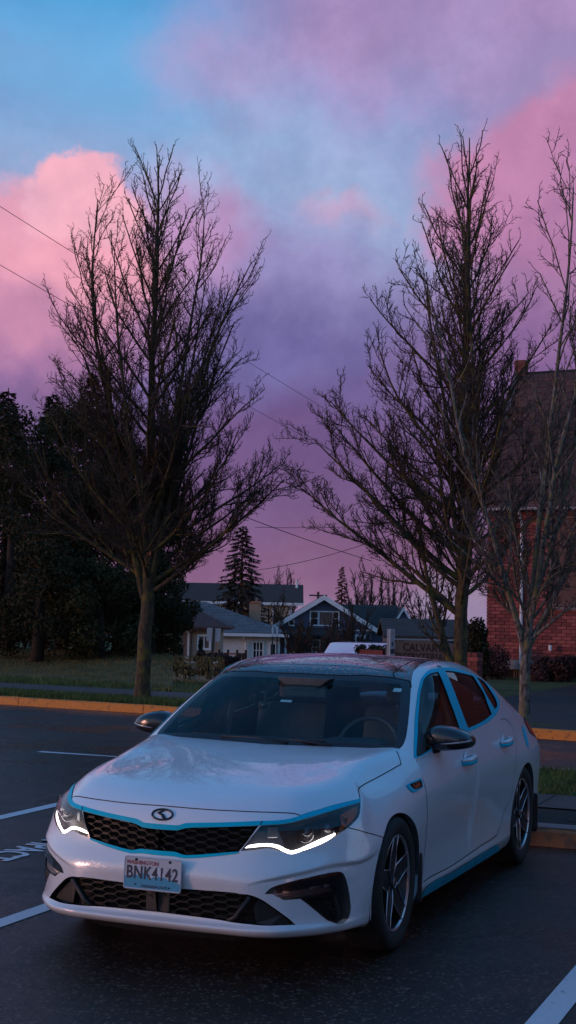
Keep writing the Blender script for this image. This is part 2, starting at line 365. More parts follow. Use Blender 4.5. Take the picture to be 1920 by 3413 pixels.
UV={
 'headlight':[(2.555,6.117,1),(2.963,6.163,0),(3.244,6.214,0),(3.4,6.224,0),(3.56,6.19,0),(3.763,6.121,0),(3.973,6.044,0),(4.147,6.008,0),(4.354,6.055,0),(4.682,6.146,0),(5.135,6.279,0),(5.511,6.41,0),(5.87,6.555,0),(6.356,6.799,0),(6.668,7.007,0),(6.912,7.184,0),(7.025,7.406,0),(7.127,7.729,1),(6.244,7.898,0),(5.536,7.889,0),(4.948,7.745,0),(4.49,7.478,0),(4.113,7.204,0),(3.724,7.087,0),(3.382,7.052,0),(3.086,7.007,1)],
 'trim_a':[(7.191,7.863,1),(6.287,8.105,0),(5.561,8.165,0),(4.922,8.09,0),(4.447,7.997,0),(4.247,7.846,0),(4.104,7.69,0),(3.896,7.515,0),(3.557,7.374,0),(3.091,7.293,1),(3.058,7.006,1),(3.379,7.064,0),(3.721,7.099,0),(4.108,7.226,0),(4.482,7.506,0),(4.944,7.769,0),(5.536,7.907,0),(6.246,7.918,0),(7.123,7.745,1)],
 'trim_b':[(3.093,7.316,1),(2.693,7.233,0),(2.212,7.146,0),(1.742,7.072,0),(1.281,7.008,0),(0.966,6.971,0),(0.859,6.952,0),(0.636,6.858,0),(0.423,6.847,0),(0.162,6.844,0),(0.0,6.845,1),(0.0,6.659,1),(0.183,6.659,0),(0.627,6.672,1),(0.881,6.769,1),(1.062,6.799,0),(1.535,6.851,0),(1.998,6.9,0),(2.49,6.953,0),(3.048,7.012,1)],
 'grille':[(3.041,7.001,1),(2.49,6.949,0),(1.999,6.897,0),(1.536,6.848,0),(1.063,6.796,0),(0.882,6.766,1),(0.627,6.669,1),(0.183,6.656,0),(0.0,6.656,1),(0.0,5.919,1),(0.253,5.919,0),(0.453,5.917,0),(0.622,5.916,0),(0.854,5.834,0),(0.991,5.82,0),(1.282,5.861,0),(1.608,5.93,0),(2.077,6.028,0),(2.51,6.098,1),(2.791,6.531,0)],
 'trim_l':[(2.521,6.095,1),(2.077,6.028,0),(1.608,5.93,0),(1.282,5.861,0),(0.991,5.82,0),(0.854,5.834,0),(0.622,5.916,0),(0.453,5.917,0),(0.253,5.919,0),(0.0,5.919,1),(0.0,5.723,1),(0.339,5.725,0),(0.593,5.729,0),(0.905,5.683,0),(1.158,5.71,0),(1.509,5.783,0),(1.853,5.869,0),(2.212,5.965,0),(2.458,6.028,0)],
 'lower_grille':[(4.567,2.916,1),(4.089,2.926,0),(3.626,2.876,0),(3.285,2.886,0),(3.002,2.937,0),(2.698,2.965,0),(1.929,3.066,0),(0.786,3.112,0),(0.0,3.129,1),(0.0,3.977,1),(0.916,3.991,0),(1.438,4.019,0),(1.965,4.038,0),(2.567,4.028,0),(2.726,3.989,0),(2.96,3.979,0),(3.162,3.919,0),(3.391,3.814,0),(3.684,3.632,0),(3.994,3.439,0),(4.344,3.188,0)],
 'fog':[(3.488,4.016,1),(3.696,4.39,0),(4.151,4.689,0),(4.732,4.948,0),(5.386,5.102,0),(5.789,5.144,0),(6.058,5.129,0),(6.212,5.013,0),(6.316,4.642,0),(6.419,3.981,0),(6.537,3.6,0),(6.616,3.309,0),(6.591,3.074,0),(6.486,2.58,0),(6.327,2.221,0),(6.162,2.275,0),(5.753,2.943,0),(5.325,3.315,0),(4.923,3.596,0),(4.622,3.807,1),(4.353,3.799,0),(4.089,3.795,1),(3.73,4.004,1)],
 'fog_lens':[(3.744,4.015,1),(4.089,3.801,1),(4.621,3.813,0),(5.261,3.855,0),(5.909,3.902,1),(5.777,4.24,0),(5.623,4.415,0),(5.234,4.404,0),(4.751,4.25,0),(4.307,4.122,0),(3.961,4.036,0)],
 'fog_mesh':[(4.843,3.753,1),(5.299,3.822,0),(5.913,3.859,1),(6.069,3.523,0),(6.195,3.182,0),(6.066,2.792,0),(5.844,3.005,1),(5.501,3.299,0)],
 'ridge':[(2.896,4.699,0),(3.56,5.034,0),(4.694,5.371,0),(5.729,5.595,0),(7.522,5.54,0)],
 'drl':[(2.673,6.221,1),(2.955,6.255,0),(3.239,6.289,0),(3.47,6.283,0),(3.673,6.228,0),(3.879,6.126,0),(4.065,6.052,0),(4.225,6.048,0),(4.482,6.122,0),(4.885,6.229,0),(5.321,6.36,0),(5.629,6.478,0),(5.85,6.586,1),(5.849,6.694,1),(5.549,6.647,0),(5.134,6.514,0),(4.749,6.381,0),(4.449,6.273,0),(4.157,6.215,0),(3.968,6.255,0),(3.762,6.36,0),(3.526,6.421,0),(3.232,6.427,0),(2.97,6.412,0),(2.774,6.363,1)],
 'amber':[(6.911,7.695,1),(6.388,7.706,0),(5.972,7.497,1),(6.058,7.122,0),(6.113,6.875,0),(5.911,6.722,1),(6.234,6.837,0),(6.576,7.074,0),(6.826,7.351,0)],
 'hood':[(0.0,7.922,1),(0.608,7.921,0),(1.615,7.932,0),(2.554,8.004,0),(3.172,8.045,0),(3.714,8.06,0),(3.973,8.032,1),(4.247,7.846,1),(4.447,7.997,0),(4.922,8.09,0),(5.561,8.165,0),(6.287,8.105,0),(7.165,7.871,1),(7.351,8.181,0),(7.656,8.213,0),(7.983,8.137,0),(8.95,8.022,0),(9.791,7.987,0),(10.37,8.014,1),(10.445,8.185,0),(10.57,8.521,0),(10.737,8.911,1)],
 'bumperline':[(6.356,6.799,1),(6.983,6.61,0),(7.606,6.129,0),(7.422,6.292,0),(7.758,5.981,0),(7.976,5.763,1)],
 'frit':[(2.984,0.012,1),(3.137,0.101,0),(3.33,0.26,0),(3.363,0.503,0),(3.177,0.987,0),(2.993,1.64,0),(2.98,2.344,0),(3.037,2.811,0),(2.926,2.988,1),(2.256,3.063,0),(1.787,3.044,0),(1.524,3.047,0),(1.023,2.935,0),(0.0,2.927,1)],
 'wglass':[(0.0,0.195,1),(1.719,0.229,0),(2.264,0.193,0),(2.734,0.176,0),(2.842,0.271,1),(2.652,1.153,0),(2.576,2.053,0),(2.59,2.538,0),(2.498,2.733,1),(1.814,2.692,0),(1.32,2.667,0),(0.0,2.615,1)],
 'dlo':[(4.875,0.0,1),(4.475,0.349,0),(4.011,0.877,0),(3.73,1.566,0),(3.85,2.237,0),(4.337,2.807,0),(5.035,3.288,0),(5.705,3.318,0),(6.37,3.206,0),(7.134,3.097,0),(7.688,2.967,0),(8.195,2.855,0),(8.651,2.723,0),(9.152,2.56,0),(9.823,2.355,0),(10.187,2.087,0),(10.023,1.582,0),(9.695,1.086,0),(9.346,0.702,0),(8.949,0.438,0),(8.482,0.193,0),(7.937,0.06,0),(7.487,0.017,0),(6.966,0.038,1),(5.438,0.079,0)],
 'win_f':[(5.043,0.062,1),(4.749,0.488,0),(4.187,1.386,0),(4.214,2.261,0),(4.606,2.728,0),(5.175,3.062,0),(5.77,2.992,0),(6.266,2.897,0),(6.597,2.847,1),(6.59,2.394,0),(6.597,1.62,0),(6.665,0.921,0),(6.722,0.331,1),(5.356,0.13,0)],
 'win_r':[(7.121,2.799,1),(7.574,2.713,0),(8.168,2.569,0),(8.805,2.49,1),(8.601,1.937,0),(8.558,1.469,0),(8.42,0.882,0),(8.428,0.37,1),(7.949,0.225,0),(7.547,0.175,0),(7.064,0.169,1),(7.008,0.759,0),(6.981,1.473,0),(7.015,2.2,0)],
 'win_q':[(9.051,2.434,1),(9.695,2.288,0),(9.466,1.698,0),(9.348,1.189,0),(9.185,0.825,0),(9.006,0.658,0),(8.772,0.57,1),(8.669,1.022,0),(8.712,1.64,0)],
 'sail':[(5.045,0.068,1),(4.762,0.489,0),(4.213,1.368,1),(4.858,1.085,0),(5.244,0.651,0),(5.374,0.14,1)],
 'bpil':[(6.734,2.848,1),(6.71,2.585,0),(6.666,1.784,0),(6.715,1.072,0),(6.773,0.253,1),(7.043,0.165,1),(7.026,0.668,0),(6.991,1.246,0),(6.962,1.903,0),(7.005,2.526,0),(7.083,2.807,1)],
 'qdiv':[(8.805,2.49,1),(8.601,1.937,0),(8.558,1.469,0),(8.42,0.882,0),(8.428,0.37,1),(8.747,0.529,1),(8.669,1.022,0),(8.712,1.64,0),(8.992,2.424,1)],
 'roof':[(2.926,2.988,1),(4.06,3.941,0),(6.011,4.14,0),(7.031,4.216,0)],
 'sunroof':[(0.0,4.085,1),(0.92,4.099,0),(1.492,4.027,0),(1.942,3.835,0),(2.297,3.767,1),(2.849,4.314,0),(5.125,4.43,0),(6.781,4.37,0),(7.687,4.399,0)],
 'door_rear':[(15.25,8.0,0),(15.843,7.819,0),(15.904,7.519,0),(15.634,7.166,0),(15.499,6.855,0),(15.464,6.253,0),(15.362,5.325,0),(15.22,4.795,0),(14.86,4.175,0),(14.705,3.664,0),(14.438,3.151,1),(13.998,3.086,0),(13.524,3.063,0),(12.182,2.698,0),(11.375,2.852,0),(11.084,2.709,1)],
 'blade':[(14.875,0.0,1),(14.608,1.169,0),(14.425,1.806,0),(13.972,1.88,0),(13.492,1.871,0),(12.172,1.707,0),(11.575,1.99,0),(11.256,1.808,0),(11.142,1.229,0),(11.125,0.125,1),(12.375,0.0,0),(13.625,0.0,0),(14.125,0.0,0)],
 'sillpiece':[(15.246,3.387,1),(14.782,3.428,1),(14.596,3.109,0),(14.437,3.033,0),(13.995,2.973,0),(13.52,2.932,0),(12.169,2.49,0),(11.37,2.678,0),(11.061,2.468,0),(11.0,2.25,1)],
 'tail':[(18.75,7.875,1),(17.968,7.835,1),(17.875,7.656,0),(17.871,7.476,0),(18.169,7.385,1)],
 'ellipse':[(17.175,7.697,1),(17.38,7.688,0),(17.359,7.576,0),(17.229,7.387,0),(17.077,7.189,0),(16.936,7.047,1),(16.84,7.135,0),(16.804,7.291,0),(16.882,7.486,0),(17.012,7.614,0)],
 'badge':[(9.826,7.21,1),(10.054,7.262,0),(10.555,7.318,0),(10.85,7.365,1),(10.882,7.252,0),(10.803,7.062,1),(10.229,6.928,0),(10.028,6.904,0),(9.932,6.922,0),(9.83,7.058,0)],
 'badge_in':[(9.982,7.185,0),(10.302,7.241,0),(10.816,7.307,1),(10.809,7.097,1),(10.463,7.027,0),(10.174,6.999,0),(10.05,7.028,0)],
}
# ================================================================== THE CAR
def drops(scale,strength,dist,thr=.34,big=None):
    def fn(nt,N,L,b):
        tc=N.new('ShaderNodeTexCoord'); hs=[]
        for sc in ([scale] if big is None else [scale,big]):
            v=N.new('ShaderNodeTexVoronoi'); v.inputs['Scale'].default_value=sc; v.inputs['Randomness'].default_value=1
            L.new(tc.outputs['Object'],v.inputs['Vector'])
            mr=N.new('ShaderNodeMapRange'); mr.interpolation_type='SMOOTHSTEP'; mr.inputs[1].default_value=thr; mr.inputs[2].default_value=.05; L.new(v.outputs['Distance'],mr.inputs[0])
            # only some cells carry a drop
            sp=N.new('ShaderNodeSeparateColor'); L.new(v.outputs['Color'],sp.inputs[0])
            gt=N.new('ShaderNodeMath'); gt.operation='GREATER_THAN'; gt.inputs[1].default_value=.35; L.new(sp.outputs[0],gt.inputs[0])
            mu=N.new('ShaderNodeMath'); mu.operation='MULTIPLY'; L.new(mr.outputs[0],mu.inputs[0]); L.new(gt.outputs[0],mu.inputs[1]); hs.append(mu.outputs[0])
        h=hs[0]
        if len(hs)>1:
            mx=N.new('ShaderNodeMath'); mx.operation='MAXIMUM'; L.new(hs[0],mx.inputs[0]); L.new(hs[1],mx.inputs[1]); h=mx.outputs[0]
        bp=N.new('ShaderNodeBump'); bp.inputs['Strength'].default_value=strength; bp.inputs['Distance'].default_value=dist; L.new(h,bp.inputs['Height'])
        L.new(bp.outputs[0],b.inputs['Normal']); L.new(bp.outputs[0],b.inputs['Coat Normal'])
    return fn
def paint_fn(nt,N,L,b):
    tc=N.new('ShaderNodeTexCoord'); n=N.new('ShaderNodeTexNoise'); n.inputs['Scale'].default_value=5; n.inputs['Detail'].default_value=8; n.inputs['Roughness'].default_value=.7
    L.new(tc.outputs['Object'],n.inputs['Vector'])
    sp=N.new('ShaderNodeSeparateXYZ'); L.new(tc.outputs['Object'],sp.inputs[0])
    # road film thrown up on the lower doors and bumper
    mr=N.new('ShaderNodeMapRange'); mr.inputs[1].default_value=.75; mr.inputs[2].default_value=.15; L.new(sp.outputs[2],mr.inputs[0])
    mu=N.new('ShaderNodeMath'); mu.operation='MULTIPLY'; L.new(mr.outputs[0],mu.inputs[0]); L.new(n.outputs[0],mu.inputs[1])
    mx=N.new('ShaderNodeMix'); mx.data_type='RGBA'; mx.inputs[6].default_value=(.72,.745,.78,1); mx.inputs[7].default_value=(.42,.38,.36,1)
    m2=N.new('ShaderNodeMath'); m2.operation='MULTIPLY'; m2.inputs[1].default_value=.55; L.new(mu.outputs[0],m2.inputs[0]); L.new(m2.outputs[0],mx.inputs[0])
    L.new(mx.outputs[2],b.inputs['Base Color'])
    r=N.new('ShaderNodeMapRange'); r.inputs[3].default_value=.25; r.inputs[4].default_value=.45; L.new(n.outputs[0],r.inputs[0]); L.new(r.outputs[0],b.inputs['Roughness'])
    drops(140,.22,.0022,.42,70)(nt,N,L,b); b.inputs['Coat IOR'].default_value=1.75
WHITE=mat('white_paint',(.8,.8,.8),.3,coat=1.,fn=paint_fn)
BLUE=mat('blue_vinyl',(.0,.46,.62),.45,spec=.12,var=.08,vs_=30)
BLK=mat('black_gloss',(.008,.008,.010),.09,coat=.6)
BLKP=mat('black_plastic',(.012,.012,.014),.5,var=.3,vs_=40,bump=.2,bs=400)
BLKD=mat('black_void',(.004,.004,.004),.9)
ROOFM=mat('black_roof_wet',(.006,.006,.008),.07,coat=.7,fn=drops(80,.55,.005,.40,44))
SATIN=mat('satin_black',(.012,.012,.014),.33)
MIRM=mat('black_mirror_shell',(.012,.012,.016),.22,coat=.5)
SEAM=mat('seam_black',(.003,.003,.003),.9)
CHROME=mat('chrome',(.7,.7,.72),.12,metal=1.)
RUB=mat('tyre_rubber',(.012,.0115,.012),.75,var=.35,vs_=25,bump=.35,bs=120)
RIMD=mat('wheel_dark',(.030,.030,.033),.38,metal=.7)
RIMB=mat('wheel_machined',(.55,.54,.57),.28,metal=.9)
DISC=mat('brake_steel',(.20,.19,.19),.4,metal=.9)
WGL=glassmat('windscreen_glass',(.70,.96,.97),.62)
SGL=glassmat('side_glass',(.50,.51,.52),.75)
RGL=glassmat('privacy_glass',(.42,.43,.44),.9)
LENS=glassmat('lamp_lens',(.93,.94,.95),1.1)
DRLM=mat('daytime_led',(.9,.9,.9),.4,emit=(1,.90,.93),es=5.)
HSIL=mat('lamp_reflector',(.22,.22,.23),.28,metal=.85)
AMB=mat('amber_reflector',(.95,.16,.03),.22,coat=1.)
TAILM=mat('tail_lamp_red',(.28,.008,.012),.15,coat=1.)
INT=mat('interior_dark',(.050,.056,.060),.75,var=.25,vs_=12)
INT2=mat('interior_leather',(.085,.095,.10),.5,var=.2,vs_=9)
INTG=mat('interior_grey',(.24,.24,.25),.7)
car=empty('sedan_car',(0,0,0),0,'white sedan with bright blue trim, black roof and glowing headlights parked across the wet lot','car')
GF,GL,nF=build_body(); TP=build_top()
def sstep(a,b_,x): t=np.clip((x-a)/(b_-a),0,1); return t*t*(3-2*t)
def bumper_crease(P,u,v):
    # the shoulder that runs from the plate out over the fog lamp pods, hollowed below
    rg_=crom(np.array(UV['ridge'])[:,:2],np.linspace(0,4,60)); t=np.interp(u,rg_[:,0],rg_[:,1])-v
    a=sstep(0,.30,t)*(1-sstep(.5,2.4,t))*sstep(2.7,4.2,u)*(1-sstep(7.0,7.9,u))
    h=sstep(-1.1,0,t)*(1-sstep(0,.30,t))*sstep(2.7,4.2,u)*(1-sstep(7.,7.9,u))
    o=P*[1,1,0]-[0,.1,0]; o=o/np.maximum(np.linalg.norm(o,axis=1,keepdims=True),1e-6)
    return o*(-.012*a+.005*h)[:,None]
GF.disp=bumper_crease
def smooth_poly(pts,sub=4,closed=True):
    P=[np.array(p[:2]) for p in pts]; n=len(P); cs=[i for i,p in enumerate(pts) if p[2]]
    if not cs:
        Q=P+[P[0]]; t=np.linspace(0,n,n*sub+1)[:-1]; E=[P[-1]]+Q+[P[1]]
        return [tuple(x) for x in crom(np.array(E),t+1)]
    out=[]
    if closed: seq=[(cs[i],cs[(i+1)%len(cs)]) for i in range(len(cs))]
    else: seq=[(a,b) for a,b in zip([0]+[c for c in cs if 0<c<n-1],[c for c in cs if 0<c<n-1]+[n-1])]
    for a,b in seq:
        idx=[a]; i=a
        while True:
            i=(i+1)%n; idx.append(i)
            if i==b: break
        run=np.array([P[i] for i in idx])
        if len(run)==2: out.append(tuple(run[0])); continue
        out+= [tuple(x) for x in crom(run,np.linspace(0,len(run)-1,(len(run)-1)*sub+1))[:-1]]
    if not closed: out.append(tuple(P[-1]))
    return out
def inside(poly,p):
    poly=np.asarray(poly); x,y=p[:,0],p[:,1]; c=np.zeros(len(p),bool)
    x0,y0=poly[:,0],poly[:,1]; x1,y1=np.roll(x0,-1),np.roll(y0,-1)
    for a,b,cx,d in zip(x0,y0,x1,y1):
        m=((b>y)!=(d>y)); 
        if m.any(): c^= m & (x<(cx-a)*(y-b)/(d-b+1e-15)+a)
    return c
def regions(S,u0,u1,v0,v1,du,dv,polys,lines=()):
    us=np.linspace(u0,u1,int(round((u1-u0)/du))+1); vs_=np.linspace(v0,v1,int(round((v1-v0)/dv))+1)
    V=[(float(a),float(b)) for a in us for b in vs_]; E=[]
    for poly in [p for _,p in polys]:
        n=len(V); V+=[tuple(map(float,q)) for q in poly]; E+=[(n+i,n+(i+1)%len(poly)) for i in range(len(poly))]
    for ln in lines:
        n=len(V); V+=[tuple(map(float,q)) for q in ln]; E+=[(n+i,n+i+1) for i in range(len(ln)-1)]
    vo,_,fo,*_=delaunay_2d_cdt([Vector(v) for v in V],E,[],0,1e-5,False)
    vo=np.array([tuple(v) for v in vo]); fo=np.array([tuple(f) for f in fo])
    ce=vo[fo].mean(1); ok=(ce[:,0]>u0-1e-6)&(ce[:,0]<u1+1e-6)&(ce[:,1]>v0-1e-6)&(ce[:,1]<v1+1e-6)
    lab=np.full(len(fo),'',dtype=object)
    for nme,poly in polys:
        m=inside(poly,ce)&(lab==''); lab[m]=nme
    lab[lab=='']='rest'; lab[~ok]='_drop'
    uc=np.clip(vo[:,0],u0,u1); vc=np.clip(vo[:,1],v0,v1)
    P=S.ev(uc,vc); Nn=S.nrm(uc,vc)
    return dict(P=P,N=Nn,F=fo,lab=lab,uv=vo)
def pick(rg,names,off=0.):
    if isinstance(names,str): names=[names]
    m=np.isin(rg['lab'],names); F=rg['F'][m]; idx,inv=np.unique(F,return_inverse=True)
    return rg['P'][idx]+rg['N'][idx]*off, rg['N'][idx], inv.reshape(F.shape)
def orient(P,N,F):
    fn=np.cross(P[F[:,1]]-P[F[:,0]],P[F[:,2]]-P[F[:,0]]); d=(fn*N[F].mean(1)).sum(1); G=F.copy(); G[d<0]=G[d<0][:,::-1]
    ar=np.linalg.norm(fn,axis=1); return G[ar>1e-12]
MIR=np.array([-1,1,1])
def both(name,P,N,F,m,parent,label=None):          # one mesh across the centre line
    F=orient(P,N,F); n=len(P)
    return mesh_obj(name,np.vstack([P,P*MIR]),np.vstack([F,F[:,::-1]+n]),m,parent,np.vstack([N,N*MIR]))
def pair(name,P,N,F,m,parents):                    # a left and a right part
    F=orient(P,N,F); par=parents if isinstance(parents,(list,tuple)) else (parents,parents)
    return [mesh_obj(name,P,F,m,par[0],N),mesh_obj(name,P*MIR,F[:,::-1],m,par[1],N*MIR)]
def curve3(S,uv): a=np.array(uv); return S.ev(a[:,0],a[:,1]),S.nrm(a[:,0],a[:,1])
def ribbon(name,S,uv,width,off,m,parent,mirror=True,centre=False):
    P,N=curve3(S,uv); T=np.gradient(P,axis=0); T/=np.linalg.norm(T,axis=1,keepdims=True)+1e-9
    B=np.cross(N,T); B/=np.linalg.norm(B,axis=1,keepdims=True)+1e-9
    V=np.vstack([P+B*width/2+N*off,P-B*width/2+N*off]); n=len(P)
    F=np.array([(i,i+1,n+i+1,n+i) for i in range(n-1)])
    o=[mesh_obj(name,V,F,m,parent)]
    if mirror:
        if centre: 
            bpy.data.objects.remove(o[0]); V2=np.vstack([V,V*MIR]); return [mesh_obj(name,V2,np.vstack([F,F[:,::-1]+2*n]),m,parent)]
        o.append(mesh_obj(name,V*MIR,F[:,::-1],m,parent))
    return o
def skirt(S,uv,depth,closed=True,direction=None,out=0.):
    P,N=curve3(S,uv); D=N*-depth if direction is None else np.tile(np.array(direction)*depth,(len(P),1))
    n=len(P); V=np.vstack([P+N*out,P+D]); F=[(i,(i+1)%n,n+(i+1)%n,n+i) for i in range(n if closed else n-1)]
    return V,np.array(F)
def solve_uv(S,target,axes,guess):
    # find (u,v) whose point matches the two given coordinates
    uv=np.array(guess,float)
    for _ in range(40):
        p=S.ev(uv[0],uv[1])[0]; e=np.array([p[axes[0]]-target[0],p[axes[1]]-target[1]])
        if np.abs(e).max()<1e-5: break
        h=.01; a=S.ev([uv[0]+h,uv[0]],[uv[1],uv[1]+h])
        J=np.array([[(a[0][k]-p[k])/h,(a[1][k]-p[k])/h] for k in axes])
        try: st=np.linalg.solve(J,-e)
        except Exception: break
        uv+=np.clip(st,-.4,.4); uv=np.clip(uv,[0,0],[S.nu-1,S.nv-1])
    return tuple(uv)
_d=UV['drl']; _lo=np.array([p[:2] for p in _d[:13]]); UV['drl']=_d[:13]+[(*(np.array(p[:2])*.62+_lo[np.argmin(np.abs(_lo[:,0]-p[0]))]*.38*np.array([0,1])+np.array([p[0]*.38,0])),p[2]) for p in _d[13:]]
SP={k:smooth_poly(v) for k,v in UV.items() if k not in('bumperline','roof','sunroof','door_rear','sillpiece','tail','hood')}
def arch(S,yc,R0,g,z0=.175):
    pts=[]; a0=math.asin((z0-.333)/R0)
    for a in np.linspace(a0,PI-a0,40):
        y=yc+R0*math.cos(a); zz=.333+R0*math.sin(a); g=solve_uv(S,(y,zz),(1,2),g); pts.append(g)
    return pts
# ---- front end, hood and front fenders -------------------------------------------------
hood=smooth_poly(UV['hood'],4,closed=False)+[(10.84,10.),(10.91,11.5),(10.95,13.),(0.,13.)]
aF=arch(GF,0.,.352,(10.4,.3)); aFp=aF+[(aF[-1][0],-.6),(aF[0][0],-.6)]
bl=smooth_poly(UV['bumperline'],4,closed=False)
hlp=UV['headlight']; ic=[i for i,p in enumerate(hlp) if p[2]][1]; itip=13
hl_up=[p[:2] for p in hlp[itip:ic+1]]
he=[p[:2] for p in UV['hood'] if p[0]>7.1]
fender=bl+[(9.0,3.0),(9.0,-.5),(11.,-.5),(11.,13.),(10.95,13.),(10.91,11.5),(10.84,10.)]+[tuple(x) for x in smooth_poly(UV['hood'],4,False)[::-1] if x[0]>7.16]+hl_up[::-1]
polysF=[('headlight',SP['headlight']),('trim',SP['trim_a']),('trim',SP['trim_b']),('trim',SP['trim_l']),('grille',SP['grille']),('lower_grille',SP['lower_grille']),('fog_lens',SP['fog_lens']),('fog_mesh',SP['fog_mesh']),('fog',SP['fog']),('arch',aFp),('badge_in',SP['badge_in']),('badge',SP['badge']),('hood',hood),('fender',fender)]
_ru=np.linspace(2.72,7.88,110); _rv=np.interp(_ru,*np.array(UV['ridge'])[:,:2].T)
_rs=crom(np.array(UV['ridge'])[:,:2],np.linspace(0,4,60)); _rv=np.interp(_ru,_rs[:,0],_rs[:,1])
rF=regions(GF,0,11,0,13,.25,.25,polysF,[list(zip(_ru,_rv+o_)) for o_ in(-.45,-.30,-.22,-.14,-.07,0.,.12)])
body=empty('body_shell'); body.parent=car
both('front_bumper',*pick(rF,'rest'),WHITE,car)
both('hood',*pick(rF,'hood'),WHITE,car)
pair('front_fender',*pick(rF,['fender']),WHITE,car)
P,N,F=pick(rF,'trim',.004); both('grille_trim',P,N,F,BLUE,car)
bpy.data.objects.remove(body)
def both_raw(name,V,F,m,parent): V=np.asarray(V); n=len(V); return mesh_obj(name,np.vstack([V,V*MIR]),np.vstack([F,np.asarray(F)[:,::-1]+n]),m,parent)
for nm in('trim_a','trim_b','trim_l'): 
    V,F=skirt(GF,[q for q in SP[nm]],.02,out=.004); pair('trim_edge',V,np.tile([0,-1.,0],(len(V),1)),F,BLUE,car)
# badge behind the front wheel
bd=pair('fender_badge',*pick(rF,'badge',.006),BLUE,car); pair('badge_insert',*pick(rF,'badge_in',.003),BLK,bd)
V,F=skirt(GF,SP['badge'],.01,out=.006); pair('badge_edge',V,np.zeros_like(V)+[1,0,0],F,BLUE,bd)
# ---- headlights ------------------------------------------------------------------------
hl=pair('headlight',*pick(rF,'headlight',.0005),LENS,car); lab=('headlight on the driver side','headlight on the passenger side')
P,N,F=pick(rF,'headlight',-.055); pair('lamp_housing',P,N,F,mat('lamp_black',(.006,.006,.006),.4),hl)
V,F=skirt(GF,SP['headlight'],.056,out=-.0008); pair('lamp_wall',V,np.tile([0,-1.,0],(len(V),1)),F,mat('lamp_black',(.006,.006,.006),.4),hl)
rD=regions(GF,2,8,4,9,.25,.25,[('drl',SP['drl']),('amber',SP['amber'])])
P,N,F=pick(rD,'drl',-.010); pair('light_strip',P,N,F,DRLM,hl)
P,N,F=pick(rD,'amber',-.006); pair('side_reflector',P,N,F,AMB,hl)
def along(S,uv0,off): 
    p=S.ev(*uv0)[0]; n=S.nrm(*uv0)[0]; return p+n*off,n
for uv0,rr in (((4.72,6.72),.034),((5.55,6.86),.034)):
    p,n=along(GF,uv0,-.040)
    for sgn,par in((1,hl[0]),(-1,hl[1])):
        pc=Vector((p[0]*sgn,p[1],p[2])); d=Vector((.12*sgn,-1,-.02)).normalized(); q=d.to_track_quat('X','Z').to_matrix()
        b=MB(); b.lathe([(.0,.020),(rr*.45,.017),(rr*.8,.007),(rr,-.005),(rr*1.02,-.02)],20); b.v=[tuple(pc+q@Vector(v)) for v in b.v]
        b.build('projector_lens',mat('projector_glass',(.03,.03,.035),.04,coat=1.),par,smooth=True)
        b=MB(); b.tube([pc+q@Vector((.004,rr*1.25*math.cos(a),rr*1.25*math.sin(a))) for a in np.linspace(PI*1.08,PI*2.02,14)],.0022,5)
        b.build('bezel_ring',CHROME,par,smooth=True)
for uv0 in ((3.55,6.75),):
    p,n=along(GF,uv0,-.030)
    for sgn,par in((1,hl[0]),(-1,hl[1])):
        b=MB(); b.box((p[0]*sgn,p[1],p[2]),(.05,.006,.05),rz=.75*sgn); b.build('reflector_bowl',HSIL,par,bevel=.004)
p,n=along(GF,(6.25,6.98),-.022)
for sgn,par in((1,hl[0]),(-1,hl[1])):
    b=MB(); b.box((p[0]*sgn,p[1],p[2]),(.022,.03,.075),rz=.7*sgn,ry=.25*sgn); b.build('reflector_fin',HSIL,par,bevel=.003)
# ---- grilles ---------------------------------------------------------------------------
P,N,F=pick(rF,'grille',-.05); gr=both('grille',P,N,F,BLKD,car)
V,F=skirt(GF,SP['grille'],.052); both_raw('grille_frame',V,F,BLKP,gr)
def front_pt(x,zz,off,g=(1.,5.)):
    uv=solve_uv(GF,(abs(x),zz),(0,2),g); p=GF.ev(*uv)[0]+GF.nrm(*uv)[0]*off
    if x<0: p=p*MIR
    return p,uv
def honey(name,polyuv,z0,z1,rows,period,amp,xmax,parent,off=-.012,th=.0035,dep=.022,m=None):
    poly=np.array(polyuv)
    for k in range(rows):
        zc_=z0+(z1-z0)*(k+.5)/rows; ph=(k%2)*.5
        xs=[]; x=-xmax
        n0=int(xmax/period)+1
        for i in range(-n0,n0+1):
            b=(i+ph)*period
            xs+=[(b-.30*period,amp),(b-.17*period,-amp),(b+.17*period,-amp),(b+.30*period,amp)]
        xs=sorted(xs); b=MB(); seg=[]
        def flush():
            if len(seg)>1:
                top=[];n=len(seg); V=[];F=[]
                for p in seg:
                    V+=[p+np.array([0,0,th]),p-np.array([0,0,th]),p+np.array([0,dep,th]),p+np.array([0,dep,-th])]
                for i in range(n-1):
                    a=4*i;c=a+4; F+=[(a,c,c+1,a+1),(a,a+2,c+2,c),(a+1,c+1,c+3,a+3)]
                MB().add(V,F).build(name,m or BLKP,parent,recalc=False)
            seg.clear()
        full=[]
        for (xa,aa),(xb,ab) in zip(xs[:-1],xs[1:]):
            for t in (0,.5): full.append((xa+(xb-xa)*t,aa+(ab-aa)*t))
        for x,a in full:
            if abs(x)>xmax: flush(); continue
            zz=zc_+a-.0*abs(x); p,uv=front_pt(x,zz,off,(min(abs(x)/.16,4),6 if z0>.5 else 3.6))
            if inside(poly,np.array([uv]))[0] or (abs(x)<.004): seg.append(p)
            else: flush()
        flush()
GB=mat('grille_black',(.012,.012,.013),.38,spec=.5)
honey('grille_bar',SP['grille'],.545,.715,10,.105,.0055,.50,gr,th=.0019,m=GB)
P,N,F=pick(rF,'lower_grille',-.06); lg=both('lower_grille',P,N,F,BLKD,car)
V,F=skirt(GF,SP['lower_grille'],.062); both_raw('lower_grille_frame',V,F,BLKP,lg)
